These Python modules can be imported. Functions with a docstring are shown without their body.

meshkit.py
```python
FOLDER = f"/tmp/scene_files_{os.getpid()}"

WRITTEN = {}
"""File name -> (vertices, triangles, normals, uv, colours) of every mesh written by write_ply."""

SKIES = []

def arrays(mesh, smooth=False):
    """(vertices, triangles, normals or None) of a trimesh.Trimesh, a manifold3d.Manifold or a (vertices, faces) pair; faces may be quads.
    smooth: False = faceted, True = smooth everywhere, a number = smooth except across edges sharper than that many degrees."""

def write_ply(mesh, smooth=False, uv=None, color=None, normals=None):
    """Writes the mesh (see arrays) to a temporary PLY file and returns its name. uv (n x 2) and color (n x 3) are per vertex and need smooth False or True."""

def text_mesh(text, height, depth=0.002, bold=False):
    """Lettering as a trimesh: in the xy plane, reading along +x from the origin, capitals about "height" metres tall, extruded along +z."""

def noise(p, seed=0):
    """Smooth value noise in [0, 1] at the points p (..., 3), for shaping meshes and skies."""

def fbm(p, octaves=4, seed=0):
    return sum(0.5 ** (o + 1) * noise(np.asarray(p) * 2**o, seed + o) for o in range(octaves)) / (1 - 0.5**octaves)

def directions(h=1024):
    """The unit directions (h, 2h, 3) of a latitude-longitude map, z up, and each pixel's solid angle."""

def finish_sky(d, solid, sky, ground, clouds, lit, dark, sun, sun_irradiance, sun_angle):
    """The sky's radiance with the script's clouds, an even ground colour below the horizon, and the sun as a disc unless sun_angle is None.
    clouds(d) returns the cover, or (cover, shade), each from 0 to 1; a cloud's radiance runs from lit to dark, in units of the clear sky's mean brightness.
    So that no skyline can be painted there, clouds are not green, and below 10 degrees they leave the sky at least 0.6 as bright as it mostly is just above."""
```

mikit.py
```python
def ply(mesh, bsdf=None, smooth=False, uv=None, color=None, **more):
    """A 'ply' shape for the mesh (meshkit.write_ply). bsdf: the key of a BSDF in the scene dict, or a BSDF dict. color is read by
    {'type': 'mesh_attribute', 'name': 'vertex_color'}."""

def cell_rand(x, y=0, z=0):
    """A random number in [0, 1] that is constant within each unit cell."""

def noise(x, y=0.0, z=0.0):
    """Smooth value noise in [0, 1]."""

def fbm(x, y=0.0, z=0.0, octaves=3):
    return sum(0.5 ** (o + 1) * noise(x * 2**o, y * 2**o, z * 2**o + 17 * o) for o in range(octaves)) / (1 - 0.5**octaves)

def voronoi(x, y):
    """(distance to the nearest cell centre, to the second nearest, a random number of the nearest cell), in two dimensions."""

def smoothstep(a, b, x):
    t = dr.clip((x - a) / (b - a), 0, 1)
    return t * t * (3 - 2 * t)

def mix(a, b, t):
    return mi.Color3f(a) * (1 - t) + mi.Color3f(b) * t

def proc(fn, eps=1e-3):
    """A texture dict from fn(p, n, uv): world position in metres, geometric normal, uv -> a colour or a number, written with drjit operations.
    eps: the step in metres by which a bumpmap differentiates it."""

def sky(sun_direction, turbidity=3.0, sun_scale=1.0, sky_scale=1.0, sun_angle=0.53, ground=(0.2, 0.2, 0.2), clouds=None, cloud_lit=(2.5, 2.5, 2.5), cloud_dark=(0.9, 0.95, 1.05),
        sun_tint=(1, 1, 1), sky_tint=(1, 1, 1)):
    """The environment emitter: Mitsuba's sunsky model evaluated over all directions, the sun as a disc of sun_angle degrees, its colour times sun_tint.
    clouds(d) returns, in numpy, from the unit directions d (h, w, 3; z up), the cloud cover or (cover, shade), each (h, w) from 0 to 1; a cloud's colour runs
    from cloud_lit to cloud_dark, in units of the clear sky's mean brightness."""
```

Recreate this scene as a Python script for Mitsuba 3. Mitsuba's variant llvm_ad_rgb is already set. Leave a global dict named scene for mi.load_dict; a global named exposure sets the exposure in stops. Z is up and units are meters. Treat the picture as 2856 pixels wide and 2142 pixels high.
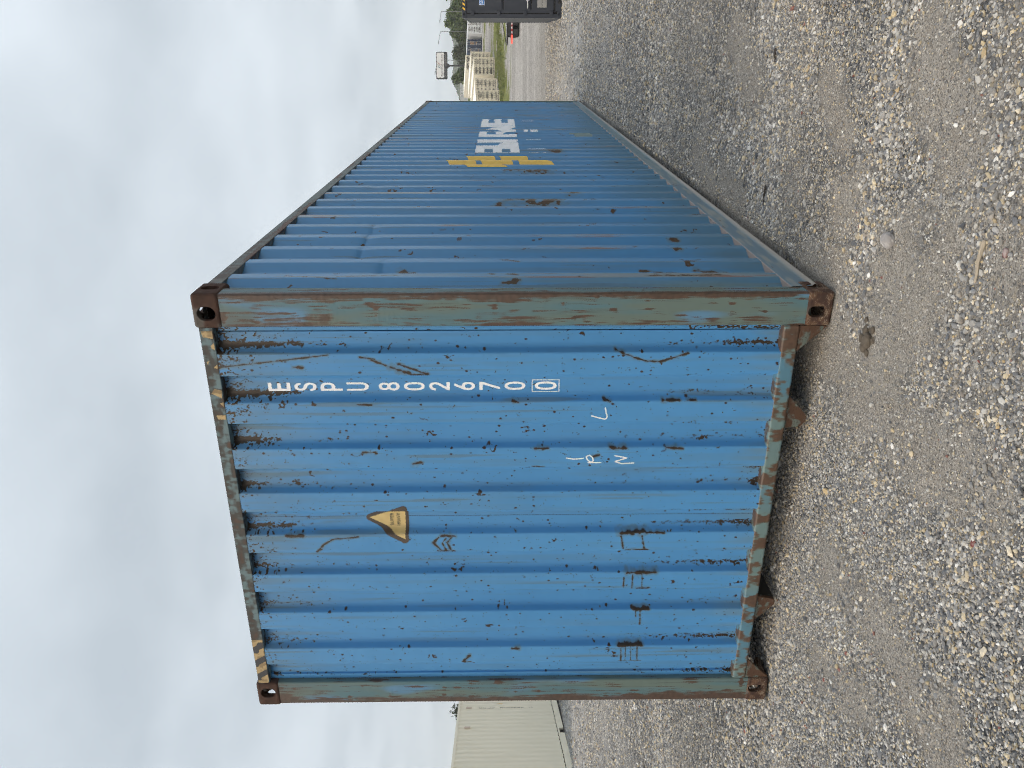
import math, random
import numpy as np, trimesh, shapely, manifold3d
import shapely.geometry as sg
import drjit as dr
import mitsuba as mi
import meshkit, mikit
from mikit import noise, fbm, voronoi, cell_rand, smoothstep, mix, proc

T = mi.ScalarTransform4f
scene, labels = {'type': 'scene'}, {}
rng = np.random.default_rng(7)

# ------------------------------------------------------------------ camera, sky, exposure
# The photograph is stored lying on its side, so the camera is rolled by a quarter turn: its "up" is the world's right.
CAM = np.array([3.4772, -3.3813, 1.5094])
YAW, PITCH, ROLL = -0.413494, -0.0131784, -0.004855
FWD = np.array([math.sin(YAW) * math.cos(PITCH), math.cos(YAW) * math.cos(PITCH), math.sin(PITCH)])
_r = np.array([math.cos(YAW), -math.sin(YAW), 0.0])
_u = np.cross(_r, FWD)
RIGHT = _r * math.cos(ROLL) + _u * math.sin(ROLL)
scene['camera'] = {'type': 'perspective', 'fov': 66.33, 'fov_axis': 'x', 'near_clip': 0.05, 'far_clip': 6000.0,
                   'to_world': T().look_at(origin=CAM.tolist(), target=(CAM + FWD).tolist(), up=RIGHT.tolist())}
exposure = 2.45


def cloud_cover(d):
    s = d[..., 2:3].clip(0.06) ** 0.6
    q = d / s
    a = meshkit.fbm(q * np.array([2.6, 2.6, 1.6]) + 3.7, 5, 11)
    b = meshkit.fbm(q * np.array([0.9, 0.9, 0.7]) + 9.1, 3, 5)
    shade = np.clip(0.40 + 3.2 * (0.55 * a + 0.45 * b - 0.5), 0, 1)
    return np.ones(d.shape[:-1]), shade


scene['sky'] = mikit.sky([-0.40, -0.92, 0.92], turbidity=4, sun_scale=0.30, sun_angle=52, clouds=cloud_cover,
                         cloud_lit=(1.44, 1.59, 1.73), cloud_dark=(0.98, 1.12, 1.25), sun_tint=(1.0, 1.0, 1.0))
labels['sky'] = {'kind': 'structure'}

# ------------------------------------------------------------------ helpers


def uniq(key):
    if key not in scene and not any(k.startswith(key + '__') for k in scene):
        return key
    n = 1
    while f'{key}_{n:03d}' in scene or any(k.startswith(f'{key}_{n:03d}__') for k in scene):
        n += 1
    return f'{key}_{n:03d}'


def add(key, mesh, bsdf, smooth=False, color=None, tw=None, label=None, kind=None):
    key = uniq(key)
    more = {} if tw is None else {'to_world': tw}
    scene[key] = mikit.ply(mesh, bsdf, smooth, color=color, **more)
    if label or kind:
        labels[key] = {**({'label': label} if label else {}), **({'kind': kind} if kind else {})}
    return key


def tag(key, label, cat, group=None):
    labels[key] = {'label': label, 'category': cat, **({'group': group} if group else {})}


def cat(ms):
    return trimesh.util.concatenate([m for m in ms if m is not None])


def box(x0, x1, y0, y1, z0, z1):
    m = trimesh.creation.box((x1 - x0, y1 - y0, z1 - z0))
    m.apply_translation(((x0 + x1) / 2, (y0 + y1) / 2, (z0 + z1) / 2))
    return m


def rbox(x0, x1, y0, y1, z0, z1, r=0.006, seg=6):
    """A box with rounded edges."""
    s = manifold3d.Manifold.sphere(r, seg * 2)
    pts = [s.translate((x, y, z)) for x in (x0 + r, x1 - r) for y in (y0 + r, y1 - r) for z in (z0 + r, z1 - r)]
    return manifold3d.Manifold.batch_hull(pts)


def tomesh(m):
    v, f, _ = meshkit.arrays(m)
    return trimesh.Trimesh(v, f, process=False)


def rod(a, b, r, n=8):
    return trimesh.creation.cylinder(r, segment=[a, b], sections=n)


def tube(points, r0, r1, n=8):
    p = np.asarray(points, float)
    ms = []
    for i in range(len(p) - 1):
        t0, t1 = i / (len(p) - 1), (i + 1) / (len(p) - 1)
        ra, rb = r0 + (r1 - r0) * t0, r0 + (r1 - r0) * t1
        ms.append(manifold3d.Manifold.batch_hull([manifold3d.Manifold.sphere(ra, n).translate(tuple(p[i])), manifold3d.Manifold.sphere(rb, n).translate(tuple(p[i + 1]))]))
    return tomesh(manifold3d.Manifold.batch_boolean(ms, manifold3d.OpType.Add))


def extrude(poly, lo, hi, axis):
    """A shapely polygon extruded: axis 'y' -> polygon is (x, z); 'x' -> (y, z); 'z' -> (x, y)."""
    if hasattr(poly, 'geoms'):
        return cat([extrude(g, lo, hi, axis) for g in poly.geoms if g.geom_type == 'Polygon'])
    m = trimesh.creation.extrude_polygon(poly, hi - lo, engine='earcut')
    v = np.array(m.vertices)
    a, b, c = v[:, 0], v[:, 1], v[:, 2] + lo
    f = np.array(m.faces)
    if axis == 'y':
        nv = np.c_[a, c, b]; f = f[:, ::-1]
    elif axis == 'x':
        nv = np.c_[c, a, b]
    else:
        nv = np.c_[a, b, c]
    return trimesh.Trimesh(nv, f, process=False)


def fillet(pts, r, n=3):
    """Rounds the inner vertices of a polyline."""
    p = np.asarray(pts, float)
    out = [p[0]]
    for i in range(1, len(p) - 1):
        a, b = p[i - 1] - p[i], p[i + 1] - p[i]
        la, lb = np.linalg.norm(a), np.linalg.norm(b)
        rr = min(r[i % len(r)] if isinstance(r, (list, tuple)) else r, 0.42 * la, 0.42 * lb)
        A, B = p[i] + a / la * rr, p[i] + b / lb * rr
        for k in range(n + 1):
            t = k / n
            out.append((1 - t) ** 2 * A + 2 * t * (1 - t) * p[i] + t * t * B)
    out.append(p[-1])
    return np.array(out)


def sheet(profile, along, zs, flip=False, warp=None):
    """A sheet: profile rows (u, depth) swept along z. along = 'x' -> (u, depth) = (x, y); 'y' -> (y, x)."""
    P, Z = np.asarray(profile), np.asarray(zs)
    u, d = np.repeat(P[:, 0], len(Z)), np.repeat(P[:, 1], len(Z))
    z = np.tile(Z, len(P))
    if warp is not None:
        d = d + warp(u, z)
    v = np.c_[u, d, z] if along == 'x' else np.c_[d, u, z]
    n, m = len(P), len(Z)
    i, j = np.meshgrid(np.arange(n - 1), np.arange(m - 1), indexing='ij')
    a = (i * m + j).ravel()
    q = np.c_[a, a + m, a + m + 1, a + 1]
    if flip:
        q = q[:, ::-1]
    return trimesh.Trimesh(v, np.vstack([q[:, [0, 1, 2]], q[:, [0, 2, 3]]]), process=False)


def text_poly(text, height, bold=True):
    m = meshkit.text_mesh(text, height, 0.002, bold)
    v, f = np.array(m.vertices), np.array(m.faces)
    keep = np.all(v[f][:, :, 2] < 1e-6, axis=1)
    tri = [sg.Polygon(v[q][:, :2]) for q in f[keep]]
    return shapely.union_all([t.buffer(1e-5) for t in tri if t.area > 0])


def fit(poly, x0, x1, y0, y1):
    a = poly.bounds
    return shapely.affinity.affine_transform(poly, [(x1 - x0) / (a[2] - a[0]), 0, 0, (y1 - y0) / (a[3] - a[1]),
                                                    x0 - a[0] * (x1 - x0) / (a[2] - a[0]), y0 - a[1] * (y1 - y0) / (a[3] - a[1])])


def stroke(pts, w):
    return sg.LineString(pts).buffer(w / 2, join_style='round', resolution=3)


def drape(poly, profile, along, lift, side):
    """Lays a (u, z) polygon onto the sheet's profile like a sticker, lift metres proud on the side given by the sign."""
    P = np.asarray(profile)
    order = np.argsort(P[:, 0], kind='stable')
    P = P[order]
    V, F, n0 = [], [], 0
    for k in range(len(P) - 1):
        ua, ub = P[k, 0], P[k + 1, 0]
        if ub - ua < 1e-5:
            continue
        piece = poly.intersection(sg.box(ua, -99, ub, 99))
        if piece.is_empty:
            continue
        for g in getattr(piece, 'geoms', [piece]):
            if g.geom_type != 'Polygon' or g.area < 1e-8:
                continue
            v2, f2 = trimesh.creation.triangulate_polygon(g, engine='earcut')
            t = (v2[:, 0] - ua) / (ub - ua)
            d = P[k, 1] + (P[k + 1, 1] - P[k, 1]) * t
            sl = (P[k + 1, 1] - P[k, 1]) / (ub - ua)
            ln = math.hypot(1, sl)
            uu = v2[:, 0] + side * lift * (-sl) / ln
            dd = d + side * lift / ln
            V.append(np.c_[uu, dd, v2[:, 1]] if along == 'x' else np.c_[dd, uu, v2[:, 1]])
            F.append(f2 + n0)
            n0 += len(v2)
    return trimesh.Trimesh(np.vstack(V), np.vstack(F), process=False)


def bsdf(name, color, rough=0.5, metallic=0.0, spec=0.5, clearcoat=0.0, bump=None, bscale=0.002, eps=0.002):
    col = proc(color) if callable(color) else {'type': 'rgb', 'value': list(color)}
    rg = proc(rough) if callable(rough) else rough
    b = {'type': 'principled', 'base_color': col, 'roughness': rg, 'metallic': metallic, 'specular': spec}
    if clearcoat:
        b.update(clearcoat=clearcoat, clearcoat_gloss=0.75)
    if bump is not None:
        b = {'type': 'bumpmap', 'arbitrary': proc(bump, eps=eps), 'scale': bscale, 'bsdf': b}
    scene[name] = {'type': 'twosided', 'bsdf': b}
    return name


# ------------------------------------------------------------------ materials
C3 = mi.Color3f
RIB0, RIBP = 1.219 + 0.1248, 0.2496          # a rib's middle and the pitch of the end wall


def seg_d(a, b, s):
    x0, z0, x1, z1 = s
    dx, dz = x1 - x0, z1 - z0
    t = dr.clip(((a - x0) * dx + (b - z0) * dz) / (dx * dx + dz * dz + 1e-12), 0, 1)
    return dr.sqrt(dr.square(a - x0 - t * dx) + dr.square(b - z0 - t * dz)), t


# scratches and scraped spots of the end wall: (x0, z0, x1, z1, half width)
END_MARKS = [
    (2.082, 2.819, 2.109, 2.584, .0035), (2.109, 2.584, 2.142, 2.313, .0035), (2.115, 2.116, 2.081, 2.029, .005), (2.081, 2.029, 2.037, 1.925, .008),
    (2.037, 1.925, 2.035, 1.856, .005), (2.093, 1.991, 2.043, 1.856, .005), (2.157, .977, 2.105, .837, .004), (2.105, .837, 2.102, .769, .004),
    (2.102, .769, 2.143, .640, .004), (2.13, 2.17, 2.12, 2.10, .004), (1.137, 1.825, 1.137, 1.755, .006), (1.128, 1.839, 1.096, 1.867, .005), (1.096, 1.867, 1.05, 1.829, .005),
    (1.125, 1.801, 1.095, 1.820, .003), (1.095, 1.820, 1.047, 1.801, .004), (1.131, 1.768, 1.095, 1.797, .004), (1.095, 1.797, 1.055, 1.778, .005), (1.044, 1.84, 1.044, 1.76, .004),
    (1.146, .903, 1.152, .770, .009), (1.148, .77, 1.146, .673, .004), (1.043, .865, 1.043, .752, .005), (1.130, .895, 1.052, .88, .0035), (1.129, .787, 1.051, .771, .0035),
    (.896, .851, .897, .70, .008), (.793, .792, .795, .73, .005), (.867, .865, .804, .865, .003), (.886, .82, .795, .819, .003), (.89, .77, .80, .766, .002),
    (1.143, 2.616, 1.143, 2.534, .007), (1.045, 2.469, 1.087, 2.435, .004), (1.087, 2.435, 1.121, 2.385, .004), (1.121, 2.385, 1.134, 2.25, .005),
    (.311, 1.724, .342, 1.694, .006), (.39, 1.46, .388, 1.42, .006), (.301, 1.735, .300, 1.69, .003), (.402, .865, .404, .745, .008), (.40, .855, .295, .85, .003), (.40, .83, .295, .826, .002), (.40, .80, .30, .795, .002), (.40, .765, .295, .76, .003), (.29, .86, .29, .74, .004), (.652, .80, .652, .72, .006), (.65, .765, .55, .76, .003), (.65, .79, .60, .785, .002),
    (1.90, 1.46, 1.896, 1.43, .004), (1.905, 1.02, 1.898, .99, .004), (1.645, 1.345, 1.645, 1.28, .005), (1.60, 1.06, 1.606, 1.03, .006), (1.645, .98, 1.643, .90, .006), (1.63, 2.19, 1.628, 2.13, .005),
    (1.56, 1.95, 1.57, 1.91, .006), (2.08, 2.48, 2.079, 2.44, .006), (1.887, 2.2, 1.885, 2.13, .004), (1.545, 1.36, 1.543, 1.30, .003), (1.645, .70, 1.64, .62, .005), (1.9, .74, 1.9, .66, .005), (1.9, .62, 1.9, .58, .004)]


def end_rust_shade(p):
    x, z = p.x, p.z
    w = (fbm(x * 70, z * 55, 3.0, 2) - 0.5)
    d = mi.Float(1e3)
    for s in END_MARKS:
        dd, t = seg_d(x, z, s[:4])
        d = dr.minimum(d, dd / s[4])
    mark = smoothstep(1.15, 0.55, d + 2.2 * w)
    halo = smoothstep(3.2, 0.8, d + 3.0 * w) * 0.55
    # the speckle that grows where water stands: under the header (close to it part painted shade), above the sill and along the inner corners
    u = (x - RIB0) / RIBP
    u = (u - dr.floor(u + 0.5)) * RIBP
    xr = smoothstep(0.1, 2.0, x)
    line = dr.exp(-dr.square((u - 0.088) / 0.014)) + 1.05 * dr.exp(-dr.square((u + 0.080) / 0.012)) * smoothstep(1.15, 0.5, z) * xr
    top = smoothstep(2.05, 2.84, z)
    bot = smoothstep(0.95, 0.25, z)
    patch = fbm(x * 9, z * 3.2, 7.0, 2)
    dens = 0.02 + (0.06 + 0.28 * xr) * top * top * smoothstep(0.25, 0.6, patch) + line * (0.80 * top * (0.22 + 0.72 * xr) + 0.52 * bot) * smoothstep(0.22, 0.55, patch) * 1.75
    dens += smoothstep(2.72, 2.84, z) * 0.24  # denser dark speckle right below the header: grime plus its shadow, put into the colour
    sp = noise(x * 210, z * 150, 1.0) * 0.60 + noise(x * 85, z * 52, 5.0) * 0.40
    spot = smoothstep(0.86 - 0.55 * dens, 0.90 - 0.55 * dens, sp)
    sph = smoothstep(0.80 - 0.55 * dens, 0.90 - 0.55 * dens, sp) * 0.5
    # single drops, each with a ragged rim
    wx, wz = 0.6 * (noise(x * 60, z * 45, 8.0) - 0.5), 0.5 * (noise(x * 60, z * 45, 18.0) - 0.5)
    f1, f2, cid = voronoi(x * 11 + wx, z * 6 + wz)
    drop = smoothstep(0.090, 0.03, f1 + 0.30 * w) * smoothstep(0.80, 0.84, cid)
    f3, f4, cid2 = voronoi(x * 30 + 3.3, z * 22 + 1.7)
    drop = dr.maximum(drop, smoothstep(0.17, 0.07, f3 + 0.25 * w) * smoothstep(0.84, 0.87, cid2))
    run = smoothstep(0.66, 0.80, noise(x * 95, z * 2.2, 12.0)) * smoothstep(0.52, 0.72, fbm(x * 14, z * 1.1, 15.0, 2)) * 0.45
    m = dr.maximum(dr.maximum(mark, spot), drop)
    return m, dr.maximum(dr.maximum(halo, sph), run), top


def end_color(p, n, uv):
    m, h, top = end_rust_shade(p)
    fade = fbm(p.x * 3, p.z * 1.5, 2.0, 3)
    c = mix((0.062, 0.240, 0.505), (0.086, 0.278, 0.545), fade)
    st = fbm(p.x * 45, p.z * 2.0, 9.0, 2)
    c = mix(c, (0.10, 0.22, 0.36), smoothstep(0.5, 0.8, st) * 0.35)
    c = mix(c, (0.13, 0.20, 0.25), smoothstep(2.3, 2.82, p.z) * 0.45 * smoothstep(0.35, 0.75, st + 0.25 * p.x / 2.4))
    c = mix(c, (0.15, 0.21, 0.21), smoothstep(0.45, 0.22, p.z) * 0.4 * smoothstep(0.3, 0.7, st))
    seam = smoothstep(0.0028, 0.0012, dr.abs(p.x - 1.2335 + 0.0015 * noise(p.z * 9, 1.0, 1.0)))
    c = mix(c, (0.03, 0.05, 0.08), seam * 0.75)
    c = mix(c, (0.008, 0.008, 0.008), smoothstep(2.2420, 2.2440, p.x) * smoothstep(2.2515, 2.2495, p.x))
    c = mix(c, (0.12, 0.145, 0.105), h)
    r = mix((0.022, 0.017, 0.012), (0.056, 0.037, 0.024), fbm(p.x * 90, p.z * 90, 4.0, 2))
    return mix(c, r, m)


# the side wall: (y0, z0, y1, z1, half width)
SIDE_MARKS = [(2.138, 1.593, 2.30, 1.43, .016), (2.305, 1.43, 2.32, 1.36, .045), (2.30, 1.30, 2.24, 1.29, .03), (2.2, 1.27, 2.25, 1.16, .02), (2.25, 1.16, 2.26, 1.13, .04),
              (3.50, 1.75, 3.55, 1.50, .018), (3.55, 1.50, 3.53, 1.30, .016), (3.70, 1.45, 3.68, 1.22, .03), (3.68, 1.2, 3.68, 1.17, .06), (4.9, 0.95, 5.1, .93, .04),
              (2.87, 1.64, 2.88, 1.61, .02), (2.70, 1.64, 2.70, 1.61, .02), (2.55, .98, 2.56, .95, .025), (1.5, 1.28, 1.5, 1.25, .016), (0.50, .80, .47, .60, .006), (.50, 2.02, .47, 1.95, .01), (.30, .80, .31, .45, .008),
              (.40, 1.62, .33, 1.55, .006), (.33, 1.48, .32, 1.44, .008), (.24, 1.50, .25, 1.43, .01), (.31, 2.55, .27, 2.3, .004), (.30, 2.3, .31, 2.0, .004), (.50, .52, .48, .38, .01), (.84, .55, .84, .52, .012), (1.1, .52, 1.1, .49, .012),
              (.60, 1.5, .57, 1.42, .004), (.47, .98, .42, .9, .008)]


def side_rust(p):
    y, z = p.y, p.z
    w = (fbm(y * 45, z * 40, 13.0, 2) - 0.5)
    d = mi.Float(1e3)
    for s in SIDE_MARKS:
        dd, t = seg_d(y, z, s[:4])
        d = dr.minimum(d, dd / s[4])
    mark = smoothstep(1.1, 0.5, d + 4.2 * w)
    halo = smoothstep(3.0, 0.8, d + 2.6 * w) * 0.5
    wy, wz = 0.7 * (noise(y * 40, z * 40, 8.0) - 0.5), 0.6 * (noise(y * 40, z * 40, 18.0) - 0.5)
    f1, f2, cid = voronoi(y * 6 + wy, z * 3.6 + wz)
    drop = smoothstep(0.11, 0.03, f1 + 0.40 * w) * smoothstep(0.80, 0.84, cid)
    f3, f4, cid2 = voronoi(y * 19 + wy, z * 11 + wz)
    drop = dr.maximum(drop, smoothstep(0.15, 0.05, f3 + 0.30 * w) * smoothstep(0.89, 0.91, cid2))
    # scuffs along the ribs' outer faces
    outer = smoothstep(2.4295, 2.4325, p.x)
    sc = smoothstep(0.64, 0.74, fbm(y * 3.4, z * 1.1, 21.0, 3) + 0.25 * (noise(y * 140, z * 4, 2.0) - 0.5)) * outer
    sc = dr.maximum(sc, smoothstep(0.55, 0.65, fbm(y * 70, z * 2.2, 5.0, 2)) * outer * smoothstep(0.42, 0.30, y))
    return dr.maximum(mark, drop), halo, sc


def side_color(p, n, uv):
    m, h, sc = side_rust(p)
    fade = fbm(p.y * 1.3, p.z * 1.2, 2.0, 3)
    c = mix((0.054, 0.215, 0.435), (0.074, 0.248, 0.475), fade)
    st = fbm(p.y * 30, p.z * 1.6, 9.0, 2)
    c = mix(c, (0.10, 0.19, 0.27), smoothstep(0.5, 0.8, st) * 0.35)
    low = smoothstep(0.75, 0.2, p.z + 0.5 * (fbm(p.y * 4, p.z * 2, 3.0, 2) - 0.5))
    c = mix(c, (0.085, 0.155, 0.18), low * 0.6)
    near = smoothstep(0.45, 0.1, p.y)
    c = mix(c, (0.13, 0.16, 0.13), smoothstep(0.64, 0.80, noise(p.y * 80, p.z * 1.8, 12.0)) * smoothstep(0.50, 0.70, fbm(p.y * 9, p.z * 0.9, 15.0, 2)) * 0.5)
    c = mix(c, (0.15, 0.24, 0.26), near * smoothstep(0.35, 0.65, st) * 0.8)
    c = mix(c, (0.22, 0.235, 0.22), sc * 0.6)
    c = mix(c, (0.20, 0.10, 0.07), sc * smoothstep(0.55, 0.7, fbm(p.y * 40, p.z * 6, 8.0, 2)) * 0.8)
    c = mix(c, (0.12, 0.15, 0.12), h)
    r = mix((0.04, 0.028, 0.018), (0.09, 0.052, 0.032), fbm(p.y * 70, p.z * 70, 4.0, 2))
    return mix(c, r, m)


def frame_rust(p):
    st = fbm(p.x * 75 + p.y * 20, p.y * 70, p.z * 2.6, 3)
    bl = fbm(p.x * 26, p.y * 26, p.z * 13, 3)
    ed = dr.sqrt(dr.square(p.x - 2.438) + dr.square(p.y))
    ed = dr.minimum(ed, dr.sqrt(dr.square(p.x) + dr.square(p.y)) * 0.55)
    ed = dr.minimum(ed, 0.25 * dr.abs(p.x - 2.281) + 0.026)
    fine = fbm(p.x * 170 + p.y * 60, p.y * 150, p.z * 9, 2)
    long = fbm(p.x * 3, p.y * 3, p.z * 2.1, 2)
    edge = smoothstep(0.034, 0.020, ed + 0.050 * (st - 0.5) + 0.030 * (fine - 0.5) - 0.035 * (long - 0.5) + 0.03 * (bl - 0.5))
    r = dr.maximum(edge, smoothstep(0.578, 0.625, 0.44 * st + 0.16 * bl + 0.40 * fine))
    tip = smoothstep(2.62, 2.80, p.z) * 0.045 + smoothstep(0.36, 0.14, p.z) * 0.04
    r = dr.maximum(r, smoothstep(0.655, 0.71, 0.35 * st + 0.65 * bl + tip))
    return r, st, bl


def frame_color(p, n, uv):
    r, st, bl = frame_rust(p)
    c = mix((0.078, 0.160, 0.190), (0.112, 0.156, 0.140), smoothstep(0.35, 0.68, fbm(p.x * 16, p.y * 16, p.z * 1.7, 3)))
    c = mix(c, (0.085, 0.215, 0.37), smoothstep(0.60, 0.74, fbm(p.x * 9 + 4, p.y * 9, p.z * 2.4, 2)) * 0.8)
    c = mix(c, (0.075, 0.105, 0.10), smoothstep(0.57, 0.70, st) * 0.6)
    c = mix(c, (0.10, 0.085, 0.065), smoothstep(2.45, 2.80, p.z) * 0.45 * smoothstep(0.3, 0.6, st))
    c = mix(c, (0.14, 0.13, 0.09), smoothstep(0.30, 0.60, r) * 0.4)
    k = mix((0.040, 0.026, 0.019), (0.100, 0.054, 0.036), fbm(p.x * 60, p.y * 60, p.z * 60, 2))
    return mix(c, k, r * 0.94)


def header_color(p, n, uv):
    b = fbm(p.x * 13, p.y * 30, p.z * 30, 3)
    s = fbm(p.x * 60, p.y * 60, p.z * 24, 2)
    c = mix((0.12, 0.185, 0.205), (0.045, 0.045, 0.042), smoothstep(0.36, 0.56, 0.6 * b + 0.4 * s))
    c = mix(c, (0.07, 0.038, 0.026), smoothstep(0.58, 0.72, 0.5 * b + 0.5 * s + 0.02))
    return mix(c, (0.035, 0.032, 0.03), smoothstep(0.030, 0.004, dr.abs(p.z - 2.886)) * smoothstep(0.35, 0.6, s) * 0.8)


def sill_color(p, n, uv):
    b = fbm(p.x * 17, p.y * 17, p.z * 7, 3)
    s = fbm(p.x * 75, p.y * 75, p.z * 30, 2)
    c = mix((0.085, 0.195, 0.27), (0.135, 0.205, 0.205), smoothstep(0.35, 0.65, fbm(p.x * 6, p.y * 6, 3.0, 2)))
    u = (p.x - RIB0) / RIBP
    u = dr.abs(u - dr.floor(u + 0.5))
    e = smoothstep(0.26, 0.42, u) * 0.09 + smoothstep(0.18, 0.21, p.z) * 0.03 + smoothstep(0.165, 0.135, p.z) * 0.06
    v = 0.62 * b + 0.38 * s + e
    c = mix(c, (0.115, 0.125, 0.095), smoothstep(0.46, 0.60, v) * 0.75)
    k = mix((0.055, 0.034, 0.024), (0.125, 0.068, 0.043), s)
    return mix(c, k, smoothstep(0.51, 0.63, v) * 0.95)


def casting_color(p, n, uv):
    a = fbm(p.x * 38, p.y * 38, p.z * 38, 3)
    b = noise(p.x * 230, p.y * 230, p.z * 230)
    c = mix((0.038, 0.024, 0.020), (0.092, 0.048, 0.034), a)
    low = smoothstep(1.0, 0.2, p.z)
    c = mix(c, (0.125, 0.07, 0.042), low * smoothstep(0.4, 0.65, a) * 0.8)
    c = mix(c, (0.26, 0.22, 0.17), low * smoothstep(0.62, 0.78, 0.5 * b + 0.5 * a + 0.12 * smoothstep(0.1, 0.0, p.z)) * 0.7)
    return mix(c, (0.14, 0.15, 0.14), smoothstep(0.62, 0.75, fbm(p.x * 17 + 5, p.y * 17, p.z * 17, 2)) * 0.5)


def plate_color(p, n, uv):
    a = fbm(p.x * 30, p.y * 30, p.z * 30, 3)
    c = mix((0.115, 0.14, 0.125), (0.085, 0.047, 0.030), smoothstep(0.42, 0.60, a + smoothstep(0.13, 0.03, p.z) * 0.18))
    return mix(c, (0.05, 0.028, 0.018), smoothstep(0.55, 0.75, noise(p.x * 160, p.y * 160, p.z * 160)) * 0.6)


def rail_color(p, n, uv):
    s = fbm(p.y * 5, p.z * 30, p.x * 30, 3)
    c = mix((0.12, 0.185, 0.235), (0.215, 0.245, 0.245), smoothstep(0.35, 0.7, s))
    c = mix(c, (0.10, 0.175, 0.215), smoothstep(2.2, 5.0, p.y) * 0.6)
    c = mix(c, (0.27, 0.245, 0.215), smoothstep(0.082, 0.062, p.z + 0.012 * (s - 0.5)))
    c = mix(c, (0.30, 0.24, 0.21), smoothstep(0.163, 0.1655, p.z))
    sc = smoothstep(0.72, 0.78, fbm(p.y * 14, p.z * 40, p.x * 40, 2))
    return mix(c, (0.13, 0.10, 0.08), sc * 0.6)


def toprail_color(p, n, uv):
    s = fbm(p.y * 3, p.z * 30, p.x * 30, 3)
    t = noise(p.y * 34, p.z * 8, p.x * 8)
    c = mix((0.125, 0.155, 0.155), (0.075, 0.055, 0.045), smoothstep(0.4, 0.62, 0.6 * s + 0.4 * t))
    c = mix(c, (0.20, 0.215, 0.20), smoothstep(0.60, 0.72, t) * 0.5)
    return mix(c, (0.095, 0.042, 0.026), smoothstep(0.62, 0.74, s))


def grit(p, n, uv):
    return noise(p.x * 260, p.y * 260, p.z * 260) * 0.6 + noise(p.x * 90, p.y * 90, p.z * 90)


def panel_wave(p, n, uv):
    return fbm(p.x * 5, p.y * 5, p.z * 2.0, 2) + 0.05 * noise(p.x * 120, p.y * 120, p.z * 90)


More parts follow.
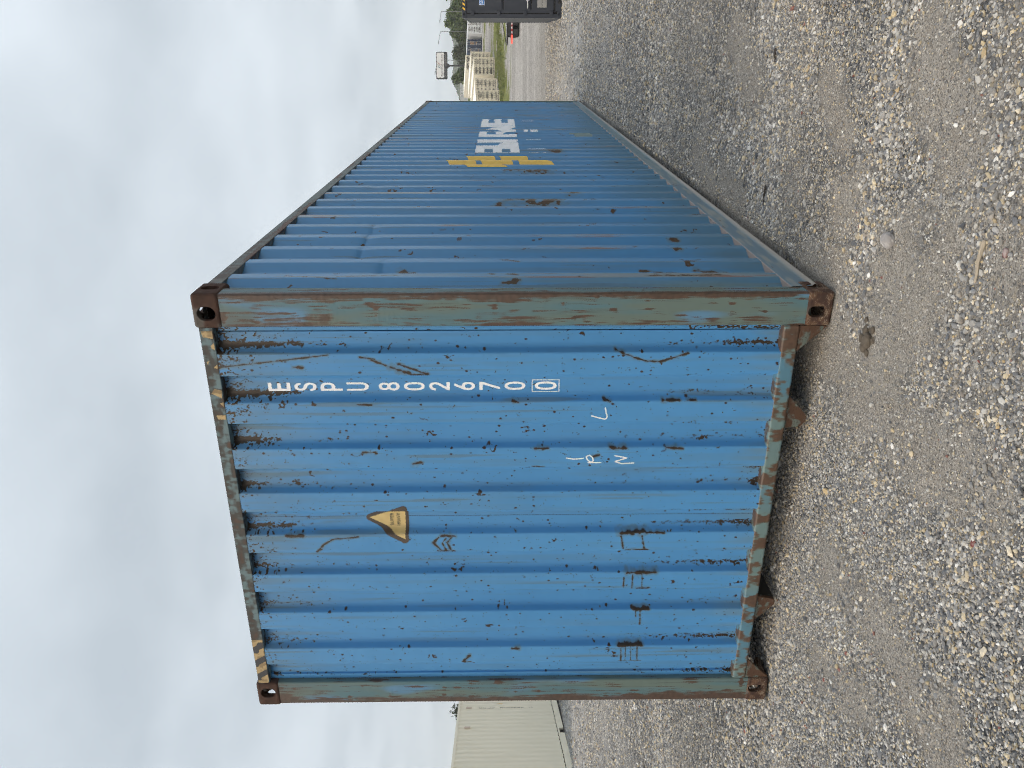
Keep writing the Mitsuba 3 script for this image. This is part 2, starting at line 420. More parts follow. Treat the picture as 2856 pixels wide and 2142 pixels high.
bsdf('paint_end', end_color, 0.42, spec=0.32, bump=panel_wave, bscale=0.006, eps=0.004)
bsdf('paint_side', side_color, 0.36, spec=0.5, bump=panel_wave, bscale=0.006, eps=0.004)
bsdf('paint_frame', frame_color, 0.5, bump=grit, bscale=0.0012)
bsdf('paint_header', header_color, 0.6)
bsdf('paint_sill', sill_color, 0.42, bump=grit, bscale=0.001)
bsdf('rust_cast', casting_color, 0.8, spec=0.3, bump=grit, bscale=0.003)
bsdf('rust_plate', plate_color, 0.75, spec=0.3, bump=grit, bscale=0.003)
bsdf('paint_rail', rail_color, 0.45, bump=grit, bscale=0.0006)
bsdf('paint_toprail', toprail_color, 0.55)
bsdf('dark_under', (0.03, 0.028, 0.025), 0.9)
bsdf('white_letter', (0.88, 0.90, 0.92), 0.5)
bsdf('yellow_letter', lambda p, n, uv: mix((0.86, 0.58, 0.13), (0.78, 0.51, 0.11), fbm(p.y * 20, p.z * 20, 1.0, 2)), 0.5)
bsdf('sign_black', lambda p, n, uv: mix((0.045, 0.036, 0.03), (0.085, 0.062, 0.045), fbm(p.x * 40, p.z * 40, 1.0, 2)), 0.5)
bsdf('sign_yellow', lambda p, n, uv: mix((0.62, 0.48, 0.22), (0.54, 0.41, 0.17), fbm(p.x * 30, p.z * 30, 1.0, 3)), 0.55)
bsdf('sticker_yellow', lambda p, n, uv: mix((0.42, 0.31, 0.155), (0.24, 0.17, 0.085), smoothstep(0.4, 0.7, fbm(p.x * 50, p.z * 50, 1.0, 2))), 0.6)
bsdf('sticker_black', (0.035, 0.036, 0.04), 0.55)
bsdf('chalk', (0.78, 0.80, 0.82), 0.9)

# ------------------------------------------------------------------ the blue container
W, L, H = 2.438, 12.192, 2.896
K = 'shipping_container'


def stadium(cx, cy, w, h):
    r = min(w, h) / 2
    if w >= h:
        return sg.LineString([(cx - w / 2 + r, cy), (cx + w / 2 - r, cy)]).buffer(r, resolution=8)
    return sg.LineString([(cx, cy - h / 2 + r), (cx, cy + h / 2 - r)]).buffer(r, resolution=8)


def man(m):
    return manifold3d.Manifold(manifold3d.Mesh(np.asarray(m.vertices, np.float32), np.asarray(m.faces, np.uint32)))


def casting(right, far, top):
    """One corner casting, hollow, with its three holes."""
    x0, x1, y0, y1 = 2.2765, 2.441, -0.004, 0.178
    z0, z1 = (2.776, 2.903) if top else (0.0, 0.120)
    m = rbox(x0, x1, y0, y1, z0, z1, 0.017, 8)
    t = 0.026
    m -= man(box(x0 + 0.015, x1 - t, y0 + t, y1 + 0.1, z0 + t, z1 - t))
    m -= man(box(x0 - 0.1, x1 - t, y0 + t + 0.07, y1 + 0.1, z0 + t, z1 - t))
    zc = (z0 + z1) / 2
    m -= man(extrude(stadium(2.347, zc + (0.0 if top else 0.01), 0.066 if top else 0.052, 0.084), -0.1, 0.06, 'y'))
    m -= man(extrude(stadium(0.092, zc, 0.055, 0.082), 2.38, 2.5, 'x'))
    m -= man(extrude(stadium(2.36, 0.09, 0.06, 0.11), z1 - 0.06, z1 + 0.1, 'z') if top else extrude(stadium(2.36, 0.09, 0.06, 0.11), z0 - 0.1, z0 + 0.05, 'z'))
    if not right:
        m = m.mirror((1, 0, 0)).translate((W, 0, 0))
    if far:
        m = m.mirror((0, 1, 0)).translate((0, L, 0))
    return m


for far in (0, 1):
    for right in (1, 0):
        for top in (1, 0):
            lb = {(0, 1, 1): 'dark rusty top casting at the near right corner', (0, 1, 0): 'muddy rust brown bottom casting at the near right corner',
                  (0, 0, 1): 'dark rusty top casting at the near left corner', (0, 0, 0): 'muddy rust brown bottom casting at the near left corner'}.get((far, right, top))
            add(K + '__corner_casting', casting(right, far, top), 'rust_cast', 35, label=lb)

post = sg.Polygon([(2.279, 0.004), (2.436, 0.004), (2.436, 0.103), (2.400, 0.103), (2.400, 0.060), (2.279, 0.060)])
post = post.buffer(-0.010).buffer(0.010, resolution=4)
for far in (0, 1):
    for right in (1, 0):
        q = post if right else shapely.affinity.scale(post, -1, 1, origin=(W / 2, 0))
        q = q if not far else shapely.affinity.scale(q, 1, -1, origin=(0, L / 2))
        add(K + '__corner_post', extrude(q, 0.117, 2.779, 'z'), 'paint_frame', 30, label=None if far else ('faded teal corner post with a rusty edge, right of the end wall' if right else 'faded teal corner post with rust streaks, left of the end wall'))

# end wall
prof = [(0.157, 0.040), (0.188, 0.040), (0.190, 0.052)]
for k in range(8):
    c = 1.219 + 0.1248 * (2 * k - 7)
    prof += [(c - 0.0735, 0.052), (c - 0.0555, 0.006), (c + 0.0555, 0.006), (c + 0.0735, 0.052)]
prof += [(2.2425, 0.052), (2.2435, 0.090), (2.2495, 0.090), (2.2505, 0.040), (2.281, 0.040)]
end_prof = fillet(prof, [0.002 if q < 3 or q > 34 else (0.022, 0.007, 0.007, 0.022)[(q - 3) % 4] for q in range(len(prof))], 5)
zs_end = np.linspace(0.205, 2.84, 70)
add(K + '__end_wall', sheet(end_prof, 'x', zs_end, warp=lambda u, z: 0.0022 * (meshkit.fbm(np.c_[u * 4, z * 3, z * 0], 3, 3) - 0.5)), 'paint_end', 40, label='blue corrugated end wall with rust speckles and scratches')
add(K + '__end_wall', sheet([(0.157, L - 0.04)] + [(1.219 + 0.1248 * (2 * k - 7) + a, L - b) for k in range(8) for a, b in ((-.0735, .052), (-.0555, .006), (.0555, .006), (.0735, .052))] + [(2.281, L - 0.04)], 'x', [0.2, 2.84]), 'paint_side')

# side walls
PITCH_S = 0.28205
DENTS = [(0.477, 2.116, .008), (0.791, 2.273, .008), (1.109, 2.286, .007), (1.409, 2.291, .005), (2.826, 2.483, .004)]


def side_warp(u, z):
    o = 0.003 * (meshkit.fbm(np.c_[u * 3.0, z * 1.2, z * 0], 3, 9) - 0.5) + 0.004 * (meshkit.noise(np.c_[u * 1.1, z * 0.8, z * 0], 4) - 0.5)
    for a, b, s in DENTS:
        t = z - b
        o = o - s * 1.9 * np.exp(-np.abs(t) / np.where(t < 0, 0.05, 0.022)) * np.exp(-((u - a) / 0.075) ** 2)
    return o


sp = [(0.100, 2.397)]
for k in range(42):
    f = 0.350 + PITCH_S * k
    sp += [(f - 0.140, 2.397), (f - 0.072, 2.433), (f, 2.433), (f + 0.068, 2.397)]
sp += [(L - 0.100, 2.397)]
side_prof = fillet(sp, 0.007, 2)
zs = np.unique(np.round(np.r_[np.linspace(0.16, 2.83, 56), np.linspace(2.0, 2.45, 46)], 4))
add(K + '__side_wall', sheet(side_prof, 'y', zs, flip=True, warp=side_warp), 'paint_side', 38, label='long blue corrugated side wall with dents, lettering and a yellow emblem')
add(K + '__side_wall', sheet([(u, W - d) for u, d in sp], 'y', [0.16, 2.83]), 'paint_side', False)

# rails, sill, header, roof, floor
add(K + '__header_rail', rbox(0.160, 2.278, 0.004, 0.075, 2.824, 2.888, 0.004), 'paint_header', 35, label='grimy rail across the top of the end wall')
add(K + '__header_rail', rbox(0.160, 2.278, L - 0.075, L - 0.004, 2.824, 2.888, 0.004), 'paint_header', 35)
add(K + '__bottom_sill', rbox(0.158, 2.280, 0.003, 0.090, 0.133, 0.211, 0.013), 'paint_sill', 35, label='pale blue bottom sill with rust patches')
add(K + '__bottom_sill', rbox(0.158, 2.280, L - 0.090, L - 0.003, 0.133, 0.211, 0.008), 'paint_sill', 35)
for s in (1, 0):
    m = tomesh(rbox(2.376, 2.4365, 0.172, L - 0.172, 2.818, 2.884, 0.004))
    if not s:
        m.apply_transform(np.diag([-1, 1, 1, 1])); m.apply_translation((W, 0, 0)); m.invert()
    add(K + '__top_side_rail', m, 'paint_toprail', 35)
# bottom side rail: an upright web with a worn, wavy lower flange
ys = np.r_[np.linspace(0.104, 3, 90), np.linspace(3.05, L - 0.176, 120)]
rp = np.array([(2.380, 0.164), (2.432, 0.166), (2.4365, 0.160), (2.4365, 0.086), (2.440, 0.076), (2.447, 0.066), (2.450, 0.058), (2.446, 0.050), (2.430, 0.047), (2.36, 0.047)])
wob = 0.010 * (meshkit.fbm(np.c_[ys * 3.1, ys * 0, ys * 0], 3, 2) - 0.5) + 0.012 * (meshkit.noise(np.c_[ys * 0.9, ys * 0, ys * 0], 6) - 0.5)
V = np.array([[(x + (0.6 * w if z < 0.08 else 0), y, z + (w if z < 0.08 else 0)) for x, z in rp] for y, w in zip(ys, wob)])
n, m_ = V.shape[:2]
i, j = np.meshgrid(np.arange(n - 1), np.arange(m_ - 1), indexing='ij')
a = (i * m_ + j).ravel()
q = np.c_[a, a + m_, a + m_ + 1, a + 1]
railm = trimesh.Trimesh(V.reshape(-1, 3), np.vstack([q[:, [0, 1, 2]], q[:, [0, 2, 3]]]), process=False)
add(K + '__bottom_side_rail', railm, 'paint_rail', 40, label='scuffed bottom side rail with a wavy worn lower lip')
rl = railm.copy(); rl.apply_transform(np.diag([-1, 1, 1, 1])); rl.apply_translation((W, 0, 0)); rl.invert()
add(K + '__bottom_side_rail', rl, 'paint_rail', 40)
add(K + '__roof', sheet([(0.05, 2.872)] + [(0.1 + 0.21 * k + a, 2.872 + b) for k in range(57) for a, b in ((0, 0), (.05, .018), (.1, .018), (.15, 0))] + [(L - 0.05, 2.872)], 'y', [0.0, 1.0]).apply_transform(
    np.array([[0, 0, W - 0.1, 0.05], [0, 1, 0, 0], [1, 0, 0, 0], [0, 0, 0, 1.0]])), 'paint_toprail')
fl = [box(0.06, W - 0.06, 0.095, L - 0.095, 0.170, 0.200)]
fl += [box(0.07, W - 0.07, 0.5 + 0.6 * k, 0.56 + 0.6 * k, 0.05, 0.172) for k in range(19) if 0.5 + 0.6 * k > 3.3]
fl += [box(0.07, 0.62, 0.5 + 0.6 * k, 0.56 + 0.6 * k, 0.05, 0.172) for k in range(5)] + [box(1.83, W - 0.07, 0.5 + 0.6 * k, 0.56 + 0.6 * k, 0.05, 0.172) for k in range(5)]
add(K + '__underframe', cat(fl), 'dark_under')
# plates below the sill: the two flanges of the tunnel and the corner gussets
right_pl = sg.Polygon([(1.918, 0.1325), (1.812, 0.034), (1.800, 0.027), (1.775, 0.026), (1.748, 0.050), (1.736, 0.1325)])
left_pl = sg.Polygon([(0.718, 0.1325), (0.696, 0.040), (0.688, 0.030), (0.662, 0.030), (0.545, 0.1325)])
add(K + '__tunnel_flange', extrude(right_pl, 0.030, 0.050, 'y'), 'rust_plate', label='rusty pointed steel plate below the sill, right of the middle')
add(K + '__tunnel_flange', extrude(left_pl, 0.030, 0.050, 'y'), 'rust_plate', label='rusty pointed steel plate below the sill, left of the middle')
add(K + '__tunnel_beam', box(1.750, 1.80, 0.052, 3.3, 0.030, 0.168), 'dark_under')
add(K + '__tunnel_beam', box(0.640, 0.690, 0.052, 3.3, 0.030, 0.168), 'dark_under')
add(K + '__corner_gusset', extrude(sg.Polygon([(2.150, 0.1325), (2.272, 0.008), (2.276, 0.1325)]), 0.010, 0.028, 'y'), 'rust_plate')
add(K + '__corner_gusset', extrude(sg.Polygon([(0.290, 0.1325), (0.214, 0.058), (0.164, 0.004), (0.1625, 0.1325)]), 0.010, 0.028, 'y'), 'rust_plate')

# lettering and stickers on the end wall (laid on the sheet)


def put_end(key, poly, mat, lift=0.0012, label=None):
    add(K + '__' + key, drape(poly, end_prof, 'x', lift, -1), mat, label=label)


xs0, xs1 = 1.9405, 1.9835
code = []
for ch, zt in zip('ESPU', 2.6235 - 0.1245 * np.arange(4)):
    code.append(fit(text_poly(ch, 0.1), xs0, xs1, zt - 0.106, zt))
for ch, zt in zip('802670', 2.0975 - 0.1202 * np.arange(6)):
    code.append(fit(text_poly(ch, 0.1), xs0, xs1, zt - 0.100, zt))
code.append(fit(text_poly('0', 0.1), xs0, xs1, 1.246, 1.352))
code.append(sg.box(1.930, 1.233, 1.994, 1.365).difference(sg.box(1.9335, 1.2365, 1.9905, 1.3615)))
put_end('number_lettering', shapely.union_all(code), 'white_letter', label='white container number written downwards, last digit boxed')
tri = sg.Polygon([(1.2255, 2.190), (1.300, 2.012), (1.115, 2.012)]).buffer(0.020, resolution=4)
tri_in = sg.Polygon([(1.2255, 2.194), (1.292, 2.009), (1.120, 2.009)])
put_end('warning_sign', tri.difference(tri_in), 'sign_black', 0.0014, label='triangular yellow SUPER HEAVY warning sticker with black border')
put_end('warning_sign', tri_in, 'sign_yellow', 0.0013)
put_end('warning_sign', shapely.union_all([fit(text_poly('SUPER', 0.02), 1.176, 1.251, 2.070, 2.0885), fit(text_poly('HEAVY', 0.02), 1.176, 1.251, 2.036, 2.0545)]), 'sticker_black', 0.0022)
chalks = [[(1.822, 1.077), (1.812, 1.045), (1.804, 1.014), (1.808, 1.005), (1.82, 1.002), (1.841, 1.009), (1.865, 1.013)],
          [(1.591, 1.192), (1.585, 1.154), (1.589, 1.109)], [(1.606, 1.078), (1.600, 1.095), (1.582, 1.089), (1.567, 1.071), (1.574, 1.059), (1.593, 1.063), (1.606, 1.078)],
          [(1.565, 1.084), (1.565, 1.021)], [(1.603, 0.953), (1.590, 0.893), (1.570, 0.951), (1.558, 0.918), (1.561, 0.857)]]
for grp in ([0], [1], [2, 3], [4]):
    put_end('chalk_mark', shapely.union_all([stroke(chalks[g], 0.0062) for g in grp]), 'chalk')
# torn hazard stickers on the header rail
flat = [(0.1, 0.004), (2.4, 0.004)]


def on_header(key, poly, mat, lift):
    add(K + '__' + key, drape(poly, flat, 'x', lift, -1), mat)


zt, zb = 2.885, 2.827
left_st = sg.box(0.162, zb, 0.470, zt)
on_header('hazard_sticker', left_st.intersection(sg.Polygon([(0.1, 2.7), (0.455, 2.7), (0.47, 2.84), (0.44, 2.86), (0.462, 2.9), (0.1, 2.9)])), 'sticker_black', 0.0008)
bars = [sg.Polygon([(x, zb), (x + 0.055, zb), (x + 0.02, zt), (x - 0.035, zt)]) for x in (0.168, 0.262, 0.360, 0.452)]
bites = shapely.union_all([sg.Point(0.392, 2.872).buffer(0.018), sg.Point(0.43, 2.842).buffer(0.022), sg.Point(0.29, 2.880).buffer(0.012), sg.Point(0.19, 2.876).buffer(0.010)])
for q in bars:
    on_header('hazard_sticker', q.intersection(left_st).difference(bites), 'sticker_yellow', 0.0014)
rb = [[(2.225, 2.829), (2.262, 2.829), (2.262, 2.880), (2.232, 2.874)], [(2.170, 2.828), (2.205, 2.828), (2.190, 2.845), (2.176, 2.842)], [(2.095, 2.872), (2.118, 2.862), (2.110, 2.876)], [(2.075, 2.829), (2.098, 2.829), (2.082, 2.848)],
      [(1.925, 2.832), (1.965, 2.828), (1.975, 2.860), (1.95, 2.878), (1.935, 2.85)], [(1.880, 2.829), (1.905, 2.829), (1.898, 2.846)], [(1.812, 2.829), (1.838, 2.829), (1.835, 2.872), (1.815, 2.866)]]
for q in rb:
    on_header('hazard_sticker', sg.Polygon(q), 'sticker_yellow', 0.0012)


# lettering and emblem on the side wall
def put_side(key, poly, mat, lift=0.0016, label=None):
    P = np.array(side_prof)
    add(K + '__' + key, drape(poly, P, 'y', lift, 1), mat, label=label)


LET = (('E', 4.828, 5.19), ('M', 5.24, 6.06), ('I', 6.39, 6.56), ('R', 6.58, 6.94), ('A', 6.95, 7.45), ('T', 7.42, 7.76), ('E', 7.80, 8.26), ('S', 8.32, 8.60))
word = shapely.union_all([fit(text_poly(ch, 0.45).buffer(0.012, join_style='mitre'), u0, u1, 1.312, 1.772) for ch, u0, u1 in LET])
for g in word.geoms:
    put_side('company_lettering', g, 'white_letter')
for u, z0, z1 in ((8.22, 1.04, 1.21), (7.04, 1.165, 1.21), (7.04, 1.04, 1.125), (5.965, 1.05, 1.215), (5.12, 1.04, 1.22), (4.845, 1.12, 1.21), (4.845, 1.045, 1.08)):
    put_side('small_lettering', sg.box(u - (.03 if abs(u - 7.04) < .01 else .008), z0, u + .014, z1).buffer(.004), 'white_letter')
emb = [[(4.61, 1.862), (4.61, 1.578), (4.42, 1.551), (4.42, 1.808)], [(4.61, 1.536), (4.61, 1.258), (4.42, 1.235), (4.42, 1.497)], [(4.315, 2.036), (4.315, 1.763), (4.145, 1.727), (4.145, 1.980)],
       [(4.315, 1.717), (4.315, 1.418), (4.145, 1.383), (4.145, 1.671)], [(4.315, 1.352), (4.315, 1.085), (4.145, 0.985), (4.145, 1.326)], [(4.033, 1.860), (4.033, 1.530), (3.925, 1.445), (3.925, 1.810)]]
for q in emb:
    put_side('emblem_bar', sg.Polygon(q), 'yellow_letter')
bsdf('old_label', (0.19, 0.27, 0.27), 0.6)
put_side('label_remnant', sg.Polygon([(6.35, 0.40), (6.75, 0.40), (6.75, 0.66), (6.35, 0.60)]), 'old_label')
tag(K, 'weathered blue corrugated container with ESPU 802670 number, nearest and largest', 'shipping container')

# ------------------------------------------------------------------ ground
FH = np.array([math.sin(YAW), math.cos(YAW)])
RH = np.array([math.cos(YAW), -math.sin(YAW)])
_td = np.array([-60, 0, 10, 20, 32, 45, 58, 70, 82, 93, 102, 106, 115, 128, 140, 170, 200, 300, 600, 1500.])
_tz = np.array([0, 0, -.02, -.10, -.12, -.08, .02, .28, .80, 1.48, 1.86, 2.20, 2.92, 4.05, 4.72, 6.5, 8.3, 13.8, 24., 40.])
from scipy.interpolate import PchipInterpolator
_terr = PchipInterpolator(_td, _tz)


def ground_z(x, y, fine=True):
    x, y = np.asarray(x, float), np.asarray(y, float)
    d = (x - CAM[0]) * FH[0] + (y - CAM[1]) * FH[1]
    s = (x - CAM[0]) * RH[0] + (y - CAM[1]) * RH[1]
    z = _terr(np.clip(d, -60, 1500))
    z = z - 0.004 * np.clip(-s - 5, 0, 15) * 1.0
    if fine:
        q = np.stack([x, y, np.zeros_like(x)], -1)
        k = np.exp(-np.maximum(d, 0) / 30)
        flat_ = 1 - np.exp(-np.maximum(0, np.hypot(np.clip(x - 1.219, -99, 99) / 2.2, np.clip(y - 6.1, -99, 99) / 7.0) - 0.6) * 3)
        z = z + k * (0.030 * (meshkit.fbm(q * 1.3, 3, 2) - 0.5) + 0.016 * (meshkit.fbm(q * 6.0, 2, 8) - 0.5)) * (0.25 + 0.75 * flat_) - 0.004
    return z


def graded(c, near, step, grow, end):
    out, s, x = [0.0], step, 0.0
    while x < end:
        if x > near:
            s *= grow
        x += s
        out.append(x)
    o = np.array(out)
    return np.r_[c - o[:0:-1], c + o]


gx, gy = graded(2.5, 3.2, 0.035, 1.075, 1500), graded(-0.3, 2.6, 0.035, 1.075, 1600)
X, Y = np.meshgrid(gx, gy, indexing='ij')
Z = ground_z(X, Y)
n, m_ = X.shape
i, j = np.meshgrid(np.arange(n - 1), np.arange(m_ - 1), indexing='ij')
a = (i * m_ + j).ravel()
q = np.c_[a, a + m_, a + m_ + 1, a + 1]
gm = trimesh.Trimesh(np.c_[X.ravel(), Y.ravel(), Z.ravel()], np.vstack([q[:, [0, 1, 2]], q[:, [0, 2, 3]]]), process=False)

# bare, sandy patches: (x0, y0, x1, y1, radius)
SAND = [(2.62, 2.1, 2.30, 1.0, .13), (2.15, .45, 2.30, -.35, .22), (2.50, -.60, 2.75, -.85, .20), (2.72, -.5, 2.55, -.2, .15), (2.08, -.35, 2.13, -.95, .14), (2.13, -.95, 2.2, -1.3, .12), (2.45, .4, 2.5, -.1, .10),
        (1.25, -.45, 1.31, -.9, .12), (1.30, -1.0, 1.26, -1.4, .12), (3.46, -.38, 3.18, -.74, .13), (2.95, -.95, 2.86, -1.1, .10), (2.95, -.1, 2.80, .1, .10), (.7, -.5, .9, -.9, .10), (2.68, 2.95, 2.5, 2.3, .10), (3.2, 1.5, 3.5, 2.2, .12), (0.2, -.9, .5, -1.3, .15), (3.1, .2, 3.3, .5, .08)]


def sandiness(x, y):
    """Numpy: 1 = bare sand, 0 = covered with stones."""
    q = np.stack([x, y, 0 * x], -1)
    d = np.full(x.shape, 9.0)
    for a0, b0, a1, b1, r in SAND:
        dx, dy = a1 - a0, b1 - b0
        t = np.clip(((x - a0) * dx + (y - b0) * dy) / (dx * dx + dy * dy), 0, 1)
        d = np.minimum(d, np.hypot(x - a0 - t * dx, y - b0 - t * dy) / r)
    w = meshkit.fbm(q * 5, 3, 31) - 0.5
    k = 1 / (1 + np.exp((d - 1.25 + 1.6 * w) * 5))
    g = meshkit.fbm(q * np.array([0.9, 0.9, 1]) + 4, 3, 17)
    far = np.clip((g - 0.54) / 0.12, 0, 1) * 0.6
    return np.maximum(k, far)


def sand_dr(x, y):
    d = mi.Float(9.0)
    for a0, b0, a1, b1, r in SAND:
        dd, t = seg_d(x, y, (a0, b0, a1, b1))
        d = dr.minimum(d, dd / r)
    w = fbm(x * 5, y * 5, 31.0, 3) - 0.5
    return 1 / (1 + dr.exp((d - 1.25 + 1.6 * w) * 5))


def view_d(p):
    return (p.x - CAM[0]) * FH[0] + (p.y - CAM[1]) * FH[1], (p.x - CAM[0]) * RH[0] + (p.y - CAM[1]) * RH[1]


def ground_color(p, n, uv):
    x, y = p.x, p.y
    d, s = view_d(p)
    near = smoothstep(22.0, 6.0, d)
    sand = dr.maximum(sand_dr(x, y), smoothstep(0.52, 0.68, fbm(x * 0.9 + 3, y * 0.9, 4.0, 3)) * 0.55)
    # stones of two sizes drawn into the base layer between the modelled ones
    v1, v2, c1 = voronoi(x * 62, y * 62)
    w1, w2, k1 = voronoi(x * 27, y * 27)
    big = smoothstep(0.35, 0.7, noise(x * 2.3, y * 2.3, 1.0))
    cid = dr.select(k1 > 0.55, k1 * 2.2 - 1.2, c1)
    edge = dr.select(k1 > 0.55, w2 - w1, v2 - v1)
    grey = mix((0.10, 0.105, 0.115), (0.46, 0.45, 0.43), cid * cid)
    tone = mix(grey, (0.42, 0.35, 0.235), smoothstep(0.80, 0.84, cell_rand(c1 * 997, k1 * 431)) * 0.8)
    tone = mix(tone, (0.60, 0.59, 0.56), smoothstep(0.93, 0.95, cid))
    tone = tone * (0.30 + 0.70 * smoothstep(0.02, 0.22, edge))
    g = noise(x * 230, y * 230, 3.0)
    dirt = mix((0.25, 0.228, 0.200), (0.335, 0.312, 0.28), fbm(x * 7, y * 7, 9.0, 3))
    dirt = mix(dirt, (0.09, 0.083, 0.077), smoothstep(0.60, 0.76, g) * 0.75)
    dirt = mix(dirt, (0.52, 0.49, 0.45), smoothstep(0.26, 0.14, g) * 0.65)
    c = mix(tone * 0.85, dirt, sand * (0.45 + 0.5 * near))
    # away from the camera the stones fall below a pixel; broad tracks and damp strips remain
    far = smoothstep(5.0, 16.0, d)
    tr = fbm(d * 0.55, s * 0.06, 3.0, 3)
    sp = noise(x * 7.0, y * 7.0, 2.0) * 0.5 + noise(x * 19, y * 19, 6.0) * 0.5
    fc = mix((0.275, 0.27, 0.264), (0.375, 0.37, 0.363), smoothstep(0.3, 0.7, tr))
    fc = fc * (0.40 + 1.2 * sp)
    rough_strip = dr.maximum(smoothstep(0.50, 0.66, fbm(d * 0.10 + 2.2, s * 0.025, 8.0, 2)) * smoothstep(40.0, 50.0, d), smoothstep(23.0, 25.0, d + 5 * (fbm(x * .35, y * .35, 5.0, 2) - .5)) * smoothstep(40.0, 33.0, d + 8 * (fbm(x * .2, y * .2, 9.0, 2) - .5)))
    fc = mix(fc, C3(0.22, 0.21, 0.195) * (0.3 + 1.4 * sp), rough_strip * 0.55)
    c = mix(c, fc, far * 0.85)
    # grass strip before the tan containers
    gz = smoothstep(0.46, 0.58, fbm(x * 0.35, y * 0.35, 5.0, 3) + 0.36 * dr.exp(-dr.square((d - (88.5 + (s - 33) * 1.05)) / 4.0)) * smoothstep(60.0, 50.0, s) + 0.13 * dr.exp(-dr.square((d - 96 - (s - 44) * 0.8) / 4.5)) * smoothstep(41.0, 46.0, s) * smoothstep(60.0, 54.0, s) - 0.14)
    gz = gz * smoothstep(72.0, 80.0, d)
    gr = mix((0.10, 0.125, 0.035), (0.19, 0.20, 0.075), noise(x * 3, y * 3, 1.0))
    c = mix(c, gr, gz)
    return mix(c, (0.10, 0.12, 0.05), smoothstep(150.0, 175.0, d))


def ground_bump(p, n, uv):
    v1, v2, c1 = voronoi(p.x * 62, p.y * 62)
    w1, w2, k1 = voronoi(p.x * 27, p.y * 27)
    dd, t = seg_d(p.x, p.y, SAND[0][:4])
    d2_, t2 = seg_d(p.x, p.y, SAND[4][:4])
    tread = (smoothstep(0.16, 0.10, dd) + smoothstep(0.14, 0.08, d2_)) * (0.5 + 0.5 * dr.sin((p.x * 0.40 - p.y * 0.92) * 190 + 3 * noise(p.x * 6, p.y * 6, 2.0)))
    return tread * 0.55 + smoothstep(0.0, 0.5, v2 - v1) * 0.35 + smoothstep(0.0, 0.5, w2 - w1) * 0.65 * smoothstep(0.5, 0.6, k1) + 0.35 * noise(p.x * 9, p.y * 9, 1.0) + 0.10 * noise(p.x * 190, p.y * 190, 1.0)


bsdf('ground_mat', ground_color, 0.95, spec=0.15, bump=ground_bump, bscale=0.012, eps=0.003)
add('gravel_ground', gm, 'ground_mat', True)
labels['gravel_ground'] = {'kind': 'structure'}

# loose stones, one mesh of small faceted pebbles, each with its own stone colour
ico = trimesh.creation.icosahedron()
BV, BF = np.array(ico.vertices), np.array(ico.faces)
PAL = np.array([(.085, .09, .10), (.12, .125, .135), (.17, .175, .185), (.20, .20, .20), (.27, .265, .26), (.34, .33, .31), (.42, .41, .39), (.56, .55, .53), (.40, .33, .215), (.47, .40, .28), (.34, .26, .15), (.52, .46, .36), (.24, .215, .19), (.30, .27, .235), (.20, .07, .055)])
PAL = np.minimum(PAL * 1.30, .78)
PW = np.array([.12, .12, .12, .10, .10, .11, .10, .065, .045, .05, .02, .04, .03, .03, .002]); PW /= PW.sum()


OV = np.array([(1, 0, 0), (-1, 0, 0), (0, 1, 0), (0, -1, 0), (0, 0, 1), (0, 0, -1.)])
OF = np.array([(0, 2, 4), (2, 1, 4), (1, 3, 4), (3, 0, 4), (2, 0, 5), (1, 2, 5), (3, 1, 5), (0, 3, 5)])


def stones(xy, size, small=False):
    k = len(xy)
    bv, bf = (OV * 1.12, OF) if small else (BV, BF)
    z = ground_z(xy[:, 0], xy[:, 1])
    v = np.repeat(bv[None], k, 0) * (1 + rng.uniform(-.30, .30, (k, len(bv), 1)))
    sc = np.stack([size * rng.uniform(.75, 1.35, k), size * rng.uniform(.6, 1.05, k), size * rng.uniform(.40, .75, k)], -1) * 0.5
    v = v * sc[:, None, :]
    ang, tilt = rng.uniform(0, 2 * np.pi, k), rng.normal(0, .25, k)
    c, s = np.cos(tilt), np.sin(tilt)
    v = np.stack([v[..., 0] * c[:, None] - v[..., 2] * s[:, None], v[..., 1], v[..., 0] * s[:, None] + v[..., 2] * c[:, None]], -1)
    c, s = np.cos(ang), np.sin(ang)
    v = np.stack([v[..., 0] * c[:, None] - v[..., 1] * s[:, None], v[..., 0] * s[:, None] + v[..., 1] * c[:, None], v[..., 2]], -1)
    v = v + np.stack([xy[:, 0], xy[:, 1], z + sc[:, 2] * rng.uniform(.15, .90, k)], -1)[:, None]
    col = PAL[rng.choice(len(PAL), k, p=PW)] * rng.uniform(.8, 1.25, (k, 1))
    dust = np.clip(rng.normal(.18, .15, k), 0, .6)[:, None]
    col = col * (1 - dust) + np.array([.32, .295, .255]) * dust
    f = bf[None] + (np.arange(k) * len(bv))[:, None, None]
    return v.reshape(-1, 3), f.reshape(-1, 3), np.repeat(col, len(bv), 0)


